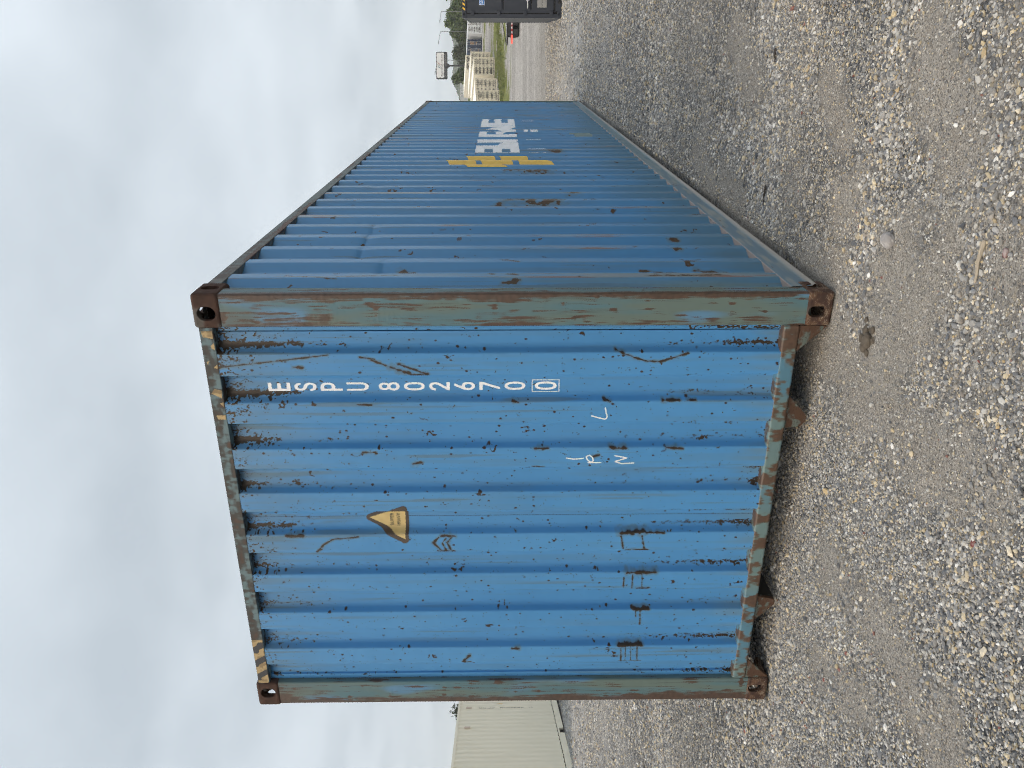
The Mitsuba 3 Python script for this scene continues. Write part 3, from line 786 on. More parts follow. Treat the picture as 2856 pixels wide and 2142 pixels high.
def scatter(n, d0, d1, smin, smax, power, thin=0.88):
    """Stones of a size spread between two distances from where the photographer stood, thinned on the sandy patches."""
    d = np.sqrt(rng.uniform(d0 ** 2, d1 ** 2, n))
    s = rng.uniform(-.56, .56, n) * d + rng.normal(0, .3, n)
    xy = CAM[:2] + d[:, None] * FH + s[:, None] * RH
    inside = (xy[:, 0] > 0.1) & (xy[:, 0] < 2.40) & (xy[:, 1] > 0.6) & (xy[:, 1] < 12.2)
    wall = (xy[:, 0] > 2.27) & (xy[:, 0] < 2.455) & (xy[:, 1] > -0.01) & (xy[:, 1] < 12.2) | (xy[:, 0] > -.01) & (xy[:, 0] < .17) & (xy[:, 1] > -0.01) & (xy[:, 1] < .2)
    sd = sandiness(xy[:, 0], xy[:, 1])
    keep = ~inside & ~wall & (rng.uniform(0, 1, n) > sd * thin)
    xy, sd = xy[keep], sd[keep]
    size = (smin ** -power + rng.uniform(0, 1, len(xy)) * (smax ** -power - smin ** -power)) ** (-1 / power)
    size = size * (1 - 0.35 * sd)
    return xy, size


batches = [(*scatter(120000, 2.0, 4.6, .004, .011, 1.0, .30), True), (*scatter(72000, 2.0, 4.6, .008, .019, 1.3, .78), False), (*scatter(1500, 2.0, 4.6, .016, .036, 2.4, .6), False),
           (*scatter(125000, 4.2, 8.0, .009, .026, 1.2, .55), True), (*scatter(14000, 4.2, 8.0, .018, .038, 2.0), False), (*scatter(105000, 7.5, 15.0, .016, .044, 1.4, .6), True), (*scatter(55000, 14.0, 28.0, .030, .06, 1.8, .6), True)]


def strip(n, x0, y0, x1, y1, r, smin, smax):
    t = rng.uniform(0, 1, n)
    xy = np.c_[x0 + (x1 - x0) * t, y0 + (y1 - y0) * t] + rng.normal(0, r * .5, (n, 2))
    ok = (xy[:, 0] > 2.46) | (xy[:, 1] < -.01)
    xy = xy[ok]
    return xy, smin * (smax / smin) ** (rng.uniform(0, 1, len(xy)) ** 1.7)


STRIPS = [(1300, 2.40, 1.36, 3.1, 1.52, .12, .009, .025), (1900, 2.42, -.20, 3.6, -.10, .15, .009, .027), (1000, 2.45, -.95, 3.5, -.98, .12, .009, .025), (1100, .3, -.62, 2.1, -.72, .20, .008, .024), (700, 1.2, -1.30, 2.6, -1.26, .10, .008, .024)]
batches += [(*strip(*q), False) for q in STRIPS]
vs, fs, cs, off = [], [], [], 0
for xy, size, small in batches:
    v, f, c = stones(xy, size, small)
    vs.append(v); fs.append(f + off); cs.append(c); off += len(v)
scene['stone_mat'] = {'type': 'principled', 'base_color': {'type': 'mesh_attribute', 'name': 'vertex_color'}, 'roughness': 0.85, 'specular': 0.25}
add('gravel', trimesh.Trimesh(np.vstack(vs), np.vstack(fs), process=False), 'stone_mat', False, color=np.vstack(cs), label='loose grey and cream gravel stones', kind='stuff')


def rock(key, x, y, size, col, label, seed, squash=(1.2, .85, .6)):
    m = trimesh.creation.icosphere(3)
    v = np.array(m.vertices)
    r = 1 + 0.55 * (meshkit.fbm(v * 1.3 + seed, 3, seed) - .5) + 0.12 * (meshkit.noise(v * 6, seed) - .5)
    v = v * r[:, None] * np.array(squash) * size / 2
    v += (x, y, float(ground_z(x, y)) + size * squash[2] * .22)
    b = bsdf(key + '_mat' + str(seed), lambda p, n, uv: mix(col, (.6, .58, .56), smoothstep(.5, .75, fbm(p.x * 40, p.y * 40, p.z * 40, 3)) * .5), .85, spec=.25)
    k = add(key, trimesh.Trimesh(v, m.faces, process=False), b, True)
    tag(k, label, 'rock')


rock('rock', 2.767, -.391, .062, (.33, .31, .30), 'largest pale speckled rock beside the bare dirt near the casting', 3, (1.0, 1.4, .7))
rock('rock', 2.895, -1.095, .026, (.16, .05, .045), 'small dark red stone near the weathered stick', 5)
rock('rock', 2.0, -1.305, .024, (.17, .05, .045), 'small dark red stone in the gravel at the bottom left', 6)


def stick(x0, y0, x1, y1, w, mat, label):
    a = np.array([x0, y0, float(ground_z(x0, y0)) + w * .9]); b = np.array([x1, y1, float(ground_z(x1, y1)) + w * .9])
    mid = (a + b) / 2 + np.array([0, .004, .003])
    m = tube([a, (a + mid) / 2 + (.002, 0, 0), mid, (b + mid) / 2 + (0, -.003, 0), b], w, w * .45, 8)
    k = add('stick', m, mat, 40)
    tag(k, label, 'stick')


bsdf('old_wood', lambda p, n, uv: mix((.30, .25, .19), (.48, .42, .33), fbm(p.x * 30, p.y * 400, p.z * 400, 2)), .85)
bsdf('dark_wood', (.05, .042, .036), .8)
# clods of dirt scraped up beside the casting
bsdf('clod_mat', lambda p, n, uv: mix((.085, .07, .057), (.17, .145, .115), fbm(p.x * 70, p.y * 70, p.z * 70, 3)), .95, spec=.1, bump=grit, bscale=.004)
for cx, cy, cs_, lb in ((2.347, -0.372, 0.06, 'largest brown clod in the heap of dirt beside the casting'), (2.310, -0.352, 0.046, 'second largest clod, nearer the container'), (2.380, -0.345, 0.042, 'lumpy clod at the far end of the dirt heap'), (2.335, -0.318, 0.034, 'medium clod in the middle of the dirt heap'), (2.397, -0.395, 0.03, 'small clod on the right of the dirt heap'), (2.293, -0.385, 0.026, 'small clod on the left of the dirt heap'), (2.420, -0.33, 0.024, 'tiny clod far right of the dirt heap'), (2.360, -0.412, 0.024, 'tiny clod nearest the viewer in the dirt heap')):
    m = trimesh.creation.icosphere(2)
    v = np.array(m.vertices)
    v = v * (1 + 0.8 * (meshkit.fbm(v * 1.6 + cx * 90, 3, 4) - .5))[:, None] * np.array([1.1, 1.0, .62]) * cs_ / 2
    v += (cx, cy, float(ground_z(cx, cy)) + cs_ * .12)
    tag(add('dirt_clod', trimesh.Trimesh(v, m.faces, process=False), 'clod_mat', True), lb, 'dirt clod', 'dirt clods beside the casting')
stick(2.900, -.982, 2.772, -.986, .0085, 'old_wood', 'pale weathered stick lying on gravel in the right foreground')
stick(2.720, 1.135, 2.609, 1.149, .008, 'dark_wood', 'dark thin stick beside the stony strip near the container')
stick(3.433, 1.268, 3.372, 1.250, .008, 'dark_wood', 'short dark stick out on the open gravel to the right')

# ------------------------------------------------------------------ the yard beyond


def at(s, d):
    """World x, y of a place s metres to the right and d metres ahead of where the photographer stood."""
    q = CAM[:2] + s * RH + d * FH
    return float(q[0]), float(q[1])


def place(x, y, z, ang, tilt=0.0):
    return T().translate([x, y, z]).rotate([0, 0, 1], math.degrees(ang)).rotate([1, 0, 0], math.degrees(tilt))


def dirty(base, dirt, k=1.0):
    def fn(p, n, uv):
        a = fbm(p.x * 1.7, p.y * 1.7, p.z * 1.2, 3)
        b = fbm(p.x * 9, p.y * 9, p.z * 1.3, 2)
        return mix(base, dirt, smoothstep(0.42, 0.75, 0.5 * a + 0.5 * b) * k)
    return fn


bsdf('tan_paint', dirty((0.70, 0.655, 0.54), (0.62, 0.575, 0.46), .6), 0.5)
bsdf('tan_roof', (0.82, 0.79, 0.69), 0.6)
bsdf('cream_paint', dirty((0.88, 0.82, 0.66), (0.83, 0.77, 0.61), .5), 0.5)
bsdf('charcoal_paint', dirty((0.028, 0.033, 0.045), (0.038, 0.043, 0.055), .7), 0.45)
bsdf('charcoal_side', dirty((0.075, 0.078, 0.083), (0.095, 0.095, 0.095), .7), 0.5)
bsdf('navy_paint', dirty((0.022, 0.035, 0.075), (0.05, 0.06, 0.09), .6), 0.5)
bsdf('white_paint', dirty((0.72, 0.74, 0.76), (0.60, 0.62, 0.64), .6), 0.5)
bsdf('grey_paint', dirty((0.50, 0.52, 0.54), (0.44, 0.46, 0.48), .6), 0.5)
bsdf('black_rubber', (0.012, 0.012, 0.013), 0.7)
bsdf('rod_dark', (0.16, 0.15, 0.125), 0.5)
bsdf('steel', (0.62, 0.63, 0.64), 0.35, metallic=0.7)
bsdf('mark_dark', (0.10, 0.095, 0.085), 0.7)
bsdf('orange_mark', (0.50, 0.26, 0.07), 0.7)
bsdf('vent_grey', (0.27, 0.27, 0.265), 0.7)
bsdf('blue_label', (0.06, 0.19, 0.50), 0.5)
bsdf('hazard_yellow', (0.72, 0.42, 0.05), 0.5)
bsdf('vent_beige', (0.62, 0.50, 0.40), 0.6)


def corr(lo, hi, outer, inner, pitch=0.28, wide=0.072, slope=0.068):
    p = [(lo, inner)]
    k = lo + pitch * 0.6
    while k + wide + slope < hi:
        p += [(k - slope, inner), (k, outer), (k + wide, outer), (k + wide + slope, inner)]
        k += pitch
    return p + [(hi, inner)]


def door_leaf(x0, x1, h, style):
    """One door leaf with its pressed panel: 'bands' or 'grooves'."""
    z0, z1 = 0.22, h - 0.13
    m = man(box(x0, x1, 0.020, 0.060, z0, z1))
    if style == 'grooves':
        for za, zb in ((0.775, 0.845), (1.500, 1.570)):
            m -= man(extrude(sg.Polygon([(0.0, za), (0.03, za + 0.012), (0.03, zb - 0.05), (0.0, zb)]), x0 + 0.085, x1 - 0.085, 'x').apply_translation((0, 0.0195, 0)))
        for za, zb in ((0.30, 0.74), (0.90, 1.46), (1.62, z1 - 0.08)):
            m -= man(box(x0 + 0.085, x1 - 0.085, 0.0, 0.0235, za, zb))
    else:
        for i in range(5):
            zc = z0 + (z1 - z0) * (i + 0.5) / 5
            m -= man(box(x0 + 0.06, x1 - 0.06, 0.0, 0.045, zc - 0.12, zc + 0.12))
    return m


def container(key, tw, length, h, paint, label, group=None, roof=None, style='bands', rods='rod_dark', marks='mark_dark', side=None, rods_x=(.30, .52, .75), detail=False, pocket=None, plain_front=False):
    key = uniq(key)
    side = side or paint
    w = 2.438

    def part(name, mesh, mat, smooth=False, lb=None):
        return add(key + '__' + name, mesh, mat, smooth, tw=tw, label=lb)
    zz = [0.185 if pocket else 0.16, h - 0.07]
    part('side_wall', sheet(fillet(corr(.10, length - .10, .006, .042), .01, 2), 'y', zz), side, 38)
    part('side_wall', sheet(fillet([(u, w - d) for u, d in corr(.10, length - .10, .006, .042)], .01, 2), 'y', zz), side, 38)
    part('roof', box(.05, w - .05, .05, length - .05, h - .030, h - .012), roof or paint)
    part('underframe', box(.06, w - .06, .08, length - .08, .10, .16), 'dark_under')
    for fy in (0, 1):
        for sx in (0, 1):
            c = [(sx * (w - .10), sx * (w - .10) + .10), (length - .10 if fy else .0, length if fy else .10)]
            part('corner_post', box(c[0][0] + .003, c[0][1] - .003, c[1][0] + .003, c[1][1] - .003, .117, h - .117), paint)
            for tz in (0, 1):
                x0 = sx * (w - .162); y0 = fy * (length - .178); z0 = tz * (h - .118)
                m = rbox(x0, x0 + .162, y0, y0 + .178, z0, z0 + .118, .012)
                if not fy:
                    xc = x0 + (.09 if not sx else .072)
                    m -= man(extrude(stadium(xc, z0 + .06, .055, .065), -.1, .05, 'y'))
                part('corner_casting', m, paint, 35)
        y0, y1 = (.004, .07) if not fy else (length - .07, length - .004)
        part('header_rail', box(.163, w - .163, y0, y1, h - .118, h - .006), paint)
        part('bottom_sill', box(.163, w - .163, y0, y1, .02, .165), paint)
    for sx in (0, 1):
        x0 = .002 if not sx else w - .058
        part('top_side_rail', box(x0, x0 + .056, .179, length - .179, h - .072, h - .008), paint)
        m = man(box(x0, x0 + .056, .179, length - .179, .012, .165))
        if pocket and sx:
            m -= man(box(w - .2, w + .1, pocket - .18, pocket + .18, -.1, .127))
            m = m
        part('bottom_side_rail', m, paint)
        if pocket and sx:
            part('fork_pocket', box(w - .5, w - .06, pocket - .178, pocket + .178, .014, .126), 'black_rubber')
    part('end_wall', sheet(corr(.10, w - .10, length - .006, length - .046, .25, .11, .018), 'x', [.16, h - .11]), paint)
    if plain_front:
        part('end_wall', sheet(corr(.10, w - .10, .006, .046, .25, .11, .018), 'x', [.16, h - .11]), paint)
        return key
    part('gasket', box(.095, w - .095, .045, .075, .165, h - .118), 'black_rubber')
    for sx in (0, 1):
        x0, x1 = (.118, 1.212) if not sx else (1.226, w - .118)
        d = part('door', door_leaf(x0, x1, h, style), paint)
        for i in range(4):
            zc = .27 + i * (h - .54) / 3
            xh = x0 if not sx else x1
            add(d + '__hinge', rbox(xh - .055, xh + .05, -.022, .045, zc - .045, zc + .045, .012), paint, 35, tw=tw)
        for f in rods_x:
            xr = x0 + (x1 - x0) * (f if sx else 1 - f)
            if detail:
                continue
            add(d + '__locking_rod', rod((xr, -.012, .13), (xr, -.012, h - .06), .019), rods, 40, tw=tw)
        if not detail:
            add(d + '__handle', box(x0 + .55, x0 + .95, -.03, -.012, 1.02, 1.06) if not sx else box(x0 + .15, x0 + .55, -.03, -.012, 1.02, 1.06), rods, tw=tw)
    if not detail:
        lines = [(1.45, 2.10, h - .52), (1.55, 2.0, h - .70), (1.45, 2.15, 1.62), (1.45, 1.95, 1.50), (1.50, 2.05, 1.05), (1.55, 1.95, .93), (.40, .75, h - .55), (.30, .80, .62)]
        for x0, x1, zc in lines:
            part('door_marking', box(x0, x1, .0165, .0215, zc - .035, zc + .035), marks)
    return key


SL = math.atan(0.072)
# charcoal container at the right edge, standing square with the blue one
k = container('shipping_container', place(4.005, 19.10, -.10, 0), 6.058, 2.591, 'charcoal_paint', '', style='grooves', detail=True, side='charcoal_side')
tag(k, 'charcoal container with yellow hazard stripes, cut off by the frame edge', 'shipping container')
tw = place(4.005, 19.10, -.10, 0)
for i in range(7):
    x = .175 + i * .105
    add(k + '__hazard_stripe', extrude(sg.Polygon([(x, 2.51), (x + .05, 2.51), (x + .09, 2.575), (x + .04, 2.575)]), -.001, .003, 'y'), 'hazard_yellow', tw=tw)
add(k + '__blue_label', box(.305, .440, .016, .0225, 2.005, 2.145), 'white_letter', tw=tw, label='small blue label with white border and number on the dark door')
add(k + '__blue_label', box(.313, .432, .012, .0155, 2.013, 2.137), 'blue_label', tw=tw)
t12 = extrude(fit(text_poly('12', .05), .335, .410, 2.045, 2.11), .008, .0115, 'y')
add(k + '__blue_label', t12, 'white_letter', tw=tw)
for z in (.392, .520):
    add(k + '__vent_plate', rbox(.245, .435, .010, .030, z, z + .120, .008), 'vent_grey', 35, tw=tw)
hx = .42
add(k + '__door_handle', cat([rod((hx - .19, -.02, .885), (hx + .25, -.025, .895), .012), tomesh(rbox(hx - .02, hx + .02, -.04, .03, .845, .93, .008))]), 'steel', 40, tw=tw, label='bright steel door handle')
add(k + '__locking_rod', rod((.62, -.02, .13), (.62, -.02, 2.53), .02), 'charcoal_paint', 40, tw=tw)
add(k + '__fork_pocket', box(.335, .70, .0015, .0035, .022, .10), 'black_rubber', tw=tw)

# the tan row up the slope
tans = [(32.45, 93, 'leftmost tan container of the row, half hidden by the blue container'), (37.35, 102, 'second tan container of the row from the left, door end partly hidden'),
        (41.75, 106, 'tan container showing both doors, third from the left in the row'), (46.30, 115, 'rightmost tan container of the row, narrow strip beside the dark blue one'),
        (50.80, 127, 'tan container standing behind the row with only its top showing')]
for s_, d_, lb in tans:
    x, y = at(s_, d_)
    z = float(_terr(d_)) + (.25 if d_ == 127 else .03)
    k = container('shipping_container', place(x, y, z, -YAW, SL), 12.192, 2.896, 'tan_paint', lb, roof='tan_roof')
    tag(k, lb, 'shipping container', 'tan containers on the slope')
x, y = at(59.1, 140)
k = container('shipping_container', place(x, y, 4.74, -YAW, .06), 12.192, 2.591, 'navy_paint', '', rods='grey_paint', marks='orange_mark')
tag(k, 'dark navy container with pale door rods and orange marks, right behind the tan row', 'shipping container')
x, y = at(62.2, 139)
k = container('shipping_container', place(x, y, 4.70, -YAW, .06), 12.192, 2.591, 'white_paint', '', side='grey_paint')
tag(k, 'white container with doors facing the yard, between the navy and the black one', 'shipping container')
for s_, wht, lb, pf in ((112.3, 'grey_paint', 'pale grey plain box far up the hill below the trees', True), (109.9, 'white_paint', 'small white container with dark door seams far up the hill', False), (107.2, 'grey_paint', 'pale grey box far up the hill at the edge of the blue container', True)):
    x, y = at(s_, 298)
    k = container('shipping_container', place(x, y, 13.85, -YAW, .04), 6.058, 2.896, wht, '', plain_front=pf)
    tag(k, lb, 'shipping container')

# cream container on the left
d2 = np.array([-2.13, 4.07]); d2 /= np.linalg.norm(d2); n2 = np.array([d2[1], -d2[0]])
o2 = np.array([-12.17, 9.86]) - .66 * d2 - 2.438 * n2
tw = place(float(o2[0]), float(o2[1]), -.150, math.asin(-d2[0]), .0145)
k = container('shipping_container', tw, 6.058, 2.896, 'cream_paint', '', pocket=.66 + 2.33)
tag(k, 'cream corrugated container left of the blue one, its long side towards the yard', 'shipping container')
cp = fillet([(u, 2.438 - d) for u, d in corr(.10, 5.958, .006, .042)], .01, 2)


def put_cream(key, poly, mat, lift=.002, label=None):
    add(k + '__' + key, drape(poly, cp, 'y', lift, 1), mat, tw=tw, label=label)


def down(text, u, z, hgt, wid, step):
    return shapely.union_all([fit(text_poly(c, .1), u, u + wid, z - i * step - hgt, z - i * step) for i, c in enumerate(text) if c != ' '])


put_cream('number_lettering', down('BPLU 211887 2', .66 + 4.09, 2.29, .095, .07, .121), 'mark_dark', label='small dark number written downwards near the far corner')
put_cream('number_lettering', down('22G1', .66 + 4.47, 2.29, .095, .07, .121), 'mark_dark')
put_cream('height_label', sg.box(.66 + 4.45, 1.60, .66 + 4.58, 1.75), 'hazard_yellow')
for u in (4.13, 2.60):
    add(k + '__vent', rbox(2.432, 2.452, .66 + u - .05, .66 + u + .05, 2.50, 2.66, .006), 'vent_beige', 35, tw=tw)

# ------------------------------------------------------------------ flatbed truck behind the charcoal container
bsdf('truck_black', (0.016, 0.016, 0.018), 0.4)
bsdf('deck_grey', (0.36, 0.36, 0.37), 0.6)
bsdf('red_paint', (0.28, 0.02, 0.025), 0.4)
bsdf('cab_white', (0.62, 0.63, 0.64), 0.3)
scene['lamp_red'] = {'type': 'principled', 'base_color': {'type': 'rgb', 'value': [.5, .03, .03]}, 'roughness': .3}
_h = .70 * RH + .714 * FH
x, y = at(25.75, 59.5)
tw = place(x, y, float(ground_z(x, y)), math.atan2(-_h[0], _h[1]))
K2 = 'flatbed_truck'
add(K2 + '__deck', cat([box(0, 2.5, 0, 6.5, .94, 1.00), box(.0, .06, 0, 6.5, .86, .94), box(2.44, 2.5, 0, 6.5, .86, .94)]), 'deck_grey', tw=tw)
add(K2 + '__tail_edge', box(-.05, 2.55, -.05, -.001, .93, .985), 'truck_black', tw=tw)
add(K2 + '__chassis', box(.75, 1.75, .05, 9.5, .55, .93), 'truck_black', tw=tw)
add(K2 + '__rear_panel', box(.60, 2.4, .10, .16, .48, .92), 'truck_black', tw=tw)
add(K2 + '__side_rail', tube([(.05, .3, 1.02), (1.3, .3, 1.24), (2.5, .3, 1.52)], .03, .03, 8), 'truck_black', 40, tw=tw, label='dark slanted rail rising over the deck')
add(K2 + '__bumper_bar', box(.12, 2.38, .0, .06, .53, .63), 'red_paint', tw=tw, label='red rear bumper bar')
for x_ in (.86, 1.2, 1.5):
    add(K2 + '__reflector', box(x_, x_ + .16, -.006, -.001, .55, .61), 'white_paint', tw=tw)
for x_ in (.12, .45, 1.75, 2.08):
    kk = uniq(K2 + '__tail_lamp')
    add(kk, rbox(x_, x_ + .30, -.04, -.003, .52, .65, .012), 'lamp_red', 35, tw=tw, label='lit red tail lamp')
    scene[kk]['emitter'] = {'type': 'area', 'radiance': {'type': 'rgb', 'value': [.26, .03, .02]}}
for x_ in (.62, 1.45):
    add(K2 + '__mudflap', box(x_, x_ + .55, .02, .035, .13, .50), 'black_rubber', tw=tw)
for y_ in (1.2, 2.5):
    for x_ in (.25, 1.75):
        wk = add(K2 + '__wheel', rod((x_, y_, .48), (x_ + .5, y_, .48), .48, 28), 'black_rubber', 40, tw=tw)
for x_ in (.2, 1.95):
    add(K2 + '__wheel', rod((x_, 7.9, .48), (x_ + .3, 7.9, .48), .48, 28), 'black_rubber', 40, tw=tw)
cb = add(K2 + '__cab', rbox(.1, 2.4, 6.7, 8.9, .7, 2.7, .12), 'cab_white', 35, tw=tw)
add(cb + '__window', box(.45, 2.05, 6.685, 6.698, 1.7, 2.3), 'truck_black', tw=tw)
tag(K2, 'black flatbed truck with lit red tail lamps, mostly hidden by the black container', 'truck')

# ------------------------------------------------------------------ roadside sign, lamps
x, y = at(61.62, 158)
gz0 = float(_terr(158))
tw = place(x, y, 0, -YAW)
bsdf('sign_white', (0.78, 0.78, 0.77), 0.5)
bsdf('sign_frame', (0.020, 0.021, 0.024), 0.5)
bsdf('sign_text', (0.08, 0.08, 0.085), 0.6)
bsdf('bar_red', (0.28, 0.06, 0.045), 0.6)
bsdf('bar_green', (0.05, 0.15, 0.10), 0.6)
bsdf('bar_blue', (0.04, 0.12, 0.24), 0.6)
K3 = 'roadside_sign'
zb, zt = 12.15, 14.42
face = sg.box(0, zb, 5.36, zt).buffer(-.30).buffer(.30, resolution=6)
add(K3 + '__cabinet', extrude(face, 0, .45, 'y'), 'sign_frame', tw=tw)
white = sg.box(.16, zb + .64, 5.20, zt - .12).buffer(-.10).buffer(.10, resolution=5)
add(K3 + '__face', extrude(white, -.02, -.001, 'y'), 'sign_white', tw=tw, label='off white sign face with coloured bars and name')


def sign_text(name, text, x0, x1, z0, z1, mat, bold=False):
    add(K3 + '__' + name, extrude(fit(text_poly(text, .3, bold), x0, x1, z0, z1), -.035, -.0205, 'y'), mat, tw=tw)


sign_text('name_lettering', 'Simple Shipping Containers', .42, 4.92, 13.00, 13.42, 'sign_text', True)
for x0, x1 in ((.55, 1.25), (1.95, 3.0), (3.55, 4.75)):
    add(K3 + '__small_print', box(x0, x1, -.026, -.0205, 12.80, 12.87), 'sign_text', tw=tw)
for x0, x1 in ((.22, .72), (.80, 1.22), (1.30, 1.95), (2.25, 5.0)):
    add(K3 + '__small_print', box(x0, x1, -.010, -.001, 12.39, 12.47), 'vent_grey', tw=tw)
for i, mt in enumerate(('bar_blue', 'bar_green', 'bar_red')):
    x0 = 1.95 + .37 * i
    add(K3 + '__emblem_bar', extrude(sg.Polygon([(x0, 13.52), (x0 + .14, 13.52), (x0 + .58, 14.08), (x0 + .44, 14.08)]), -.03, -.0205, 'y'), mt, tw=tw)
add(K3 + '__pole', rod((2.65, .22, gz0 - .5), (2.65, .22, zb + .1), .17, 16), 'sign_frame', 40, tw=tw)
add(K3 + '__collar', extrude(sg.Polygon([(2.15, zb + .02), (3.15, zb + .02), (2.85, zb - .42), (2.45, zb - .42)]), .05, .40, 'y'), 'sign_frame', tw=tw)
tag(K3, 'white and black roadside sign on a thick pole, three coloured slanted bars', 'sign')
bsdf('lamp_grey', (0.17, 0.18, 0.185), 0.5)
for s0, zt_, s1, z1, lb in ((81.8, 14.35, 79.9, 14.65, 'grey street lamp, rightmost, over the bushy trees'), (77.4, 14.5, 75.2, 14.95, 'grey street lamp with slanted arm left of the rightmost lamp'), (71.1, 15.0, 68.6, 15.75, 'grey street lamp behind the roadside sign, arm above it')):
    kk = uniq('street_lamp')
    a = np.array([*at(s0, 172), 0.]); b = np.array([*at(s1, 172), 0.])
    g0 = float(_terr(172))
    add(kk + '__pole', rod(a + (0, 0, g0), a + (0, 0, zt_), .065, 10), 'lamp_grey', 40)
    add(kk + '__arm', tube([a + (0, 0, zt_), a * .65 + b * .35 + (0, 0, zt_ + (z1 - zt_) * .45), b + (0, 0, z1)], .05, .04, 8), 'lamp_grey', 40)
    u = (b - a) / np.linalg.norm(b - a)
    add(kk + '__lamp_head', tube([b + (0, 0, z1), b + u * .55 + (0, 0, z1 + .05)], .085, .07, 8), 'lamp_grey', 40)
    tag(kk, lb, 'street lamp', 'street lamps along the road')

# ------------------------------------------------------------------ trees, hills, grass
bsdf('bark', (0.075, 0.062, 0.05), 0.9)


def leaf_mat(name, a, b):
    scene[name] = {'type': 'twosided', 'bsdf': {'type': 'principled', 'base_color': proc(lambda p, n, uv: mix(a, b, smoothstep(.3, .7, fbm(p.x * .9, p.y * .9, p.z * .9, 3))) * (0.6 + 0.8 * noise(p.x * 5, p.y * 5, p.z * 5))), 'roughness': .8, 'specular': .2}}


leaf_mat('leaf_olive', (0.040, 0.072, 0.024), (0.125, 0.170, 0.060))
leaf_mat('leaf_dark', (0.022, 0.036, 0.022), (0.066, 0.082, 0.044))
leaf_mat('leaf_mid', (0.028, 0.053, 0.020), (0.090, 0.125, 0.045))


def tree(s, d, top, crown_w, crown_h, mat, label, seed, n=7600, leaf=.34, group='trees along the road'):
    r = np.random.default_rng(seed)
    x, y = at(s, d)
    g = float(_terr(d)) - .2
    k = uniq('tree')
    zc = top - crown_h / 2
    cs_ = [np.array([0, 0, 0.])]
    for i in range(24):
        v = r.normal(size=3); v /= np.linalg.norm(v)
        cs_.append(v * np.array([crown_w / 2 * .62, crown_w / 2 * .62, crown_h / 2 * .66]) * r.uniform(.6, 1.25))
    rad = np.r_[min(crown_w, crown_h) * .30, r.uniform(.08, .22, 24) * min(crown_w, crown_h)]
    which = r.choice(25, n, p=rad ** 2 / (rad ** 2).sum())
    v = r.normal(size=(n, 3)); v /= np.linalg.norm(v, axis=1, keepdims=True)
    q = np.array(cs_)[which] + v * (rad[which] * r.uniform(.55, 1.10, n) ** .6)[:, None] + r.normal(0, .10, (n, 3))
    q += r.normal(0, .16, (n, 3))
    q += (x, y, zc)
    e1 = r.normal(size=(n, 3)); e1 /= np.linalg.norm(e1, axis=1, keepdims=True)
    e2 = np.cross(e1, r.normal(size=(n, 3))); e2 /= np.linalg.norm(e2, axis=1, keepdims=True)
    sz = (leaf * r.uniform(.5, 1.3, n))[:, None]
    V = np.stack([q - e1 * sz, q + e2 * sz * .5, q + e1 * sz, q - e2 * sz * .5], 1).reshape(-1, 3)
    F = (np.array([[0, 1, 2], [0, 2, 3]])[None] + (np.arange(n) * 4)[:, None, None]).reshape(-1, 3)
    add(k + '__crown', trimesh.Trimesh(V, F, process=False), mat)
    tr = [tube([(x, y, g), (x + .1, y, (g + zc) / 2), (x, y, zc)], .028 * crown_h + .05, .02 * crown_h)]
    for c_ in cs_[1:7]:
        tr.append(tube([(x, y, zc - crown_h * .22), (x + c_[0] * .9, y + c_[1] * .9, zc + c_[2] * .9)], .014 * crown_h, .006 * crown_h, 6))
    add(k + '__trunk', cat(tr), 'bark', 40)
    tag(k, label, 'tree', group)


def s_of(py, d):
    return (1071 - py) / 2185 * d


def z_of(px, d):
    return 1.51 + (1397 - px) / 2185 * d


for py, d, pxt, wd, hg, mat, lb, sd in (
        (-22, 176, 1243, 6.4, 7.0, 'leaf_olive', 'tall olive green tree at the right edge of the row of trees', 3), (28, 178, 1250, 5.6, 5.8, 'leaf_olive', 'olive green bushy tree under the rightmost street lamp', 4),
        (60, 176, 1246, 4.2, 5.8, 'leaf_olive', 'pointed olive green tree above the black container corner', 5), (84, 182, 1259, 4.6, 5.2, 'leaf_mid', 'green bushy tree right under the second street lamp', 6),
        (108, 186, 1272, 3.4, 4.0, 'leaf_dark', 'low dark shrubby tree at the left end of the bushy group', 7), (153, 180, 1266, 4.4, 5.0, 'leaf_dark', 'dark green spreading tree directly below the roadside sign', 8),
        (176, 184, 1280, 2.2, 2.6, 'leaf_dark', 'small dark tree touching the sign pole', 9), (211, 178, 1260, 4.2, 5.2, 'leaf_mid', 'rounded mid green tree left of the sign pole', 10)):
    tree(s_of(py, d), d, z_of(pxt, d), wd, hg, mat, lb, sd)
xs_ = s_of(1985, 70)
tree(xs_, 70, 1.51 + (1401 - 1258) / 2185 * 70, 1.1, 1.5, 'leaf_dark', 'sparse small tree top showing above the cream container', 12, 300, .14, None)

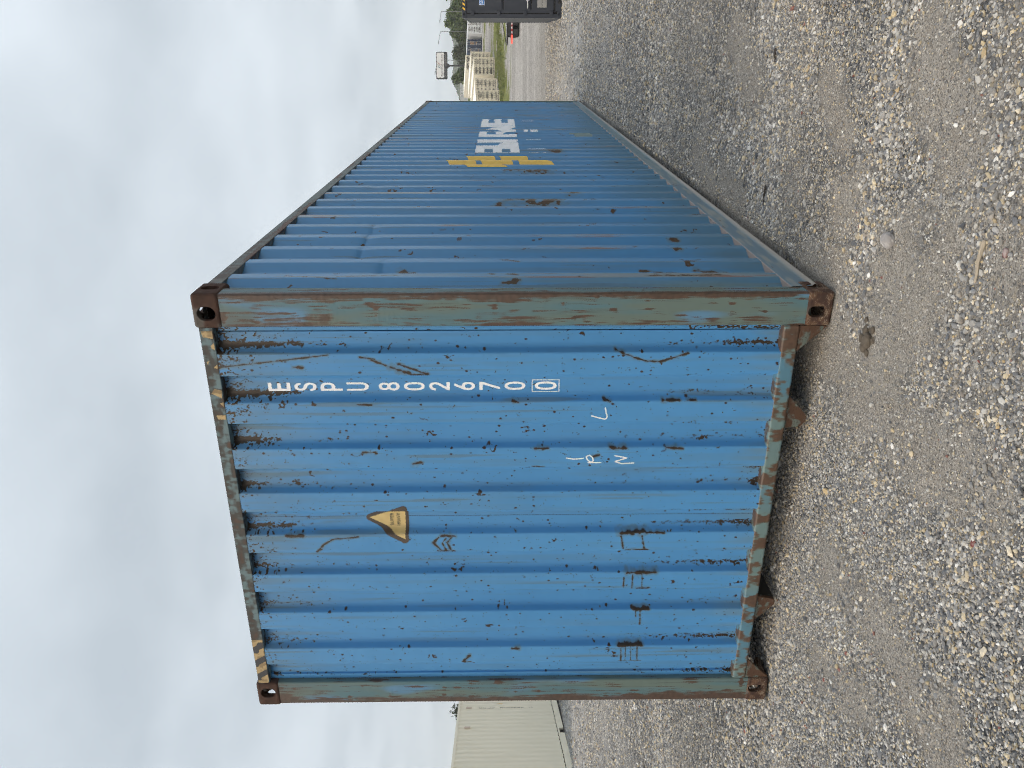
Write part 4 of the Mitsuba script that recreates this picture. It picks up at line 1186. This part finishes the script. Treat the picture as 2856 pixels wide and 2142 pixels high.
# wooded hills far behind
hp = np.array([(-300, 1258), (-60, 1255), (20, 1256), (60, 1262), (90, 1265), (112, 1263), (124, 1270), (142, 1270), (166, 1266), (200, 1268), (240, 1271), (254, 1273), (272, 1281), (282, 1286), (330, 1290), (700, 1285), (1500, 1280), (2600, 1270.)])
D_H = 1000.0
S_ = np.linspace(s_of(2600, D_H), s_of(-300, D_H), 1100)
topz = np.interp(S_, s_of(hp[::-1, 0], D_H), z_of(hp[::-1, 1], D_H))
rows = np.linspace(0, 1, 26)
HV = []
for t in rows:
    dd = D_H - 260 * (1 - t)
    prof_ = 24 + (topz - 24) * t ** .8
    q = np.c_[S_ / 9.0, np.full_like(S_, t * 30), np.zeros_like(S_)]
    bump = 5.5 * (meshkit.fbm(q, 3, 2) - .5) * (.35 + .65 * t) + 2.2 * (meshkit.noise(q * 3.1, 7) - .5)
    P_ = CAM[:2] + S_[:, None] * RH + (dd + 6 * (meshkit.noise(q * 2 + 9, 4) - .5))[:, None] * FH
    HV.append(np.c_[P_, prof_ + bump])
HV = np.array(HV)
n, m_ = HV.shape[:2]
i, j = np.meshgrid(np.arange(n - 1), np.arange(m_ - 1), indexing='ij')
a = (i * m_ + j).ravel()
q = np.c_[a, a + 1, a + m_ + 1, a + m_]
bsdf('forest', lambda p, n, uv: mix((0.022, 0.036, 0.022), (0.05, 0.068, 0.036), fbm(p.x * .12, p.y * .12, p.z * .2, 3)), 0.9, spec=.1)
add('hills', trimesh.Trimesh(HV.reshape(-1, 3), np.vstack([q[:, [0, 1, 2]], q[:, [0, 2, 3]]]), process=False), 'forest', False)
labels['hills'] = {'kind': 'structure'}

# tufts of grass in the strip before the tan row
n = 9000
r = np.random.default_rng(21)
s_ = r.uniform(32, 60, n)
line = np.where(s_ < 43, 88.5 + (s_ - 33) * 1.05, 96 + (s_ - 44) * .8)
d_ = line + r.normal(0, 2.2, n)
xy = CAM[:2] + s_[:, None] * RH + d_[:, None] * FH
z = ground_z(xy[:, 0], xy[:, 1])
h_ = r.uniform(.08, .30, n); an = r.uniform(0, np.pi, n); w_ = r.uniform(.05, .14, n)
dx = np.c_[np.cos(an) * w_, np.sin(an) * w_, np.zeros(n)]
b0 = np.c_[xy, z - .02]
tip = b0 + np.c_[r.normal(0, .08, (n, 2)), h_]
V = np.stack([b0 - dx, b0 + dx, tip], 1).reshape(-1, 3)
bsdf('grass_mat', lambda p, n, uv: mix((0.10, 0.13, 0.035), (0.20, 0.215, 0.08), noise(p.x * 2, p.y * 2, 1.0)), .8, spec=.2)
add('grass', trimesh.Trimesh(V, np.arange(3 * n).reshape(-1, 3), process=False), 'grass_mat', label='short weedy grass in front of the tan containers', kind='stuff')

# ------------------------------------------------------------------ the damp air
scene['air'] = {'type': 'homogeneous', 'albedo': {'type': 'rgb', 'value': [.95, .95, .95]}, 'sigma_t': 0.00045}
scene['haze'] = {'type': 'cube', 'to_world': T().translate([0, 400, 43]).scale([2700, 2700, 46]), 'bsdf': {'type': 'null'}, 'interior': {'type': 'ref', 'id': 'air'}}
scene['camera']['medium'] = {'type': 'ref', 'id': 'air'}
labels['haze'] = {'kind': 'stuff'}
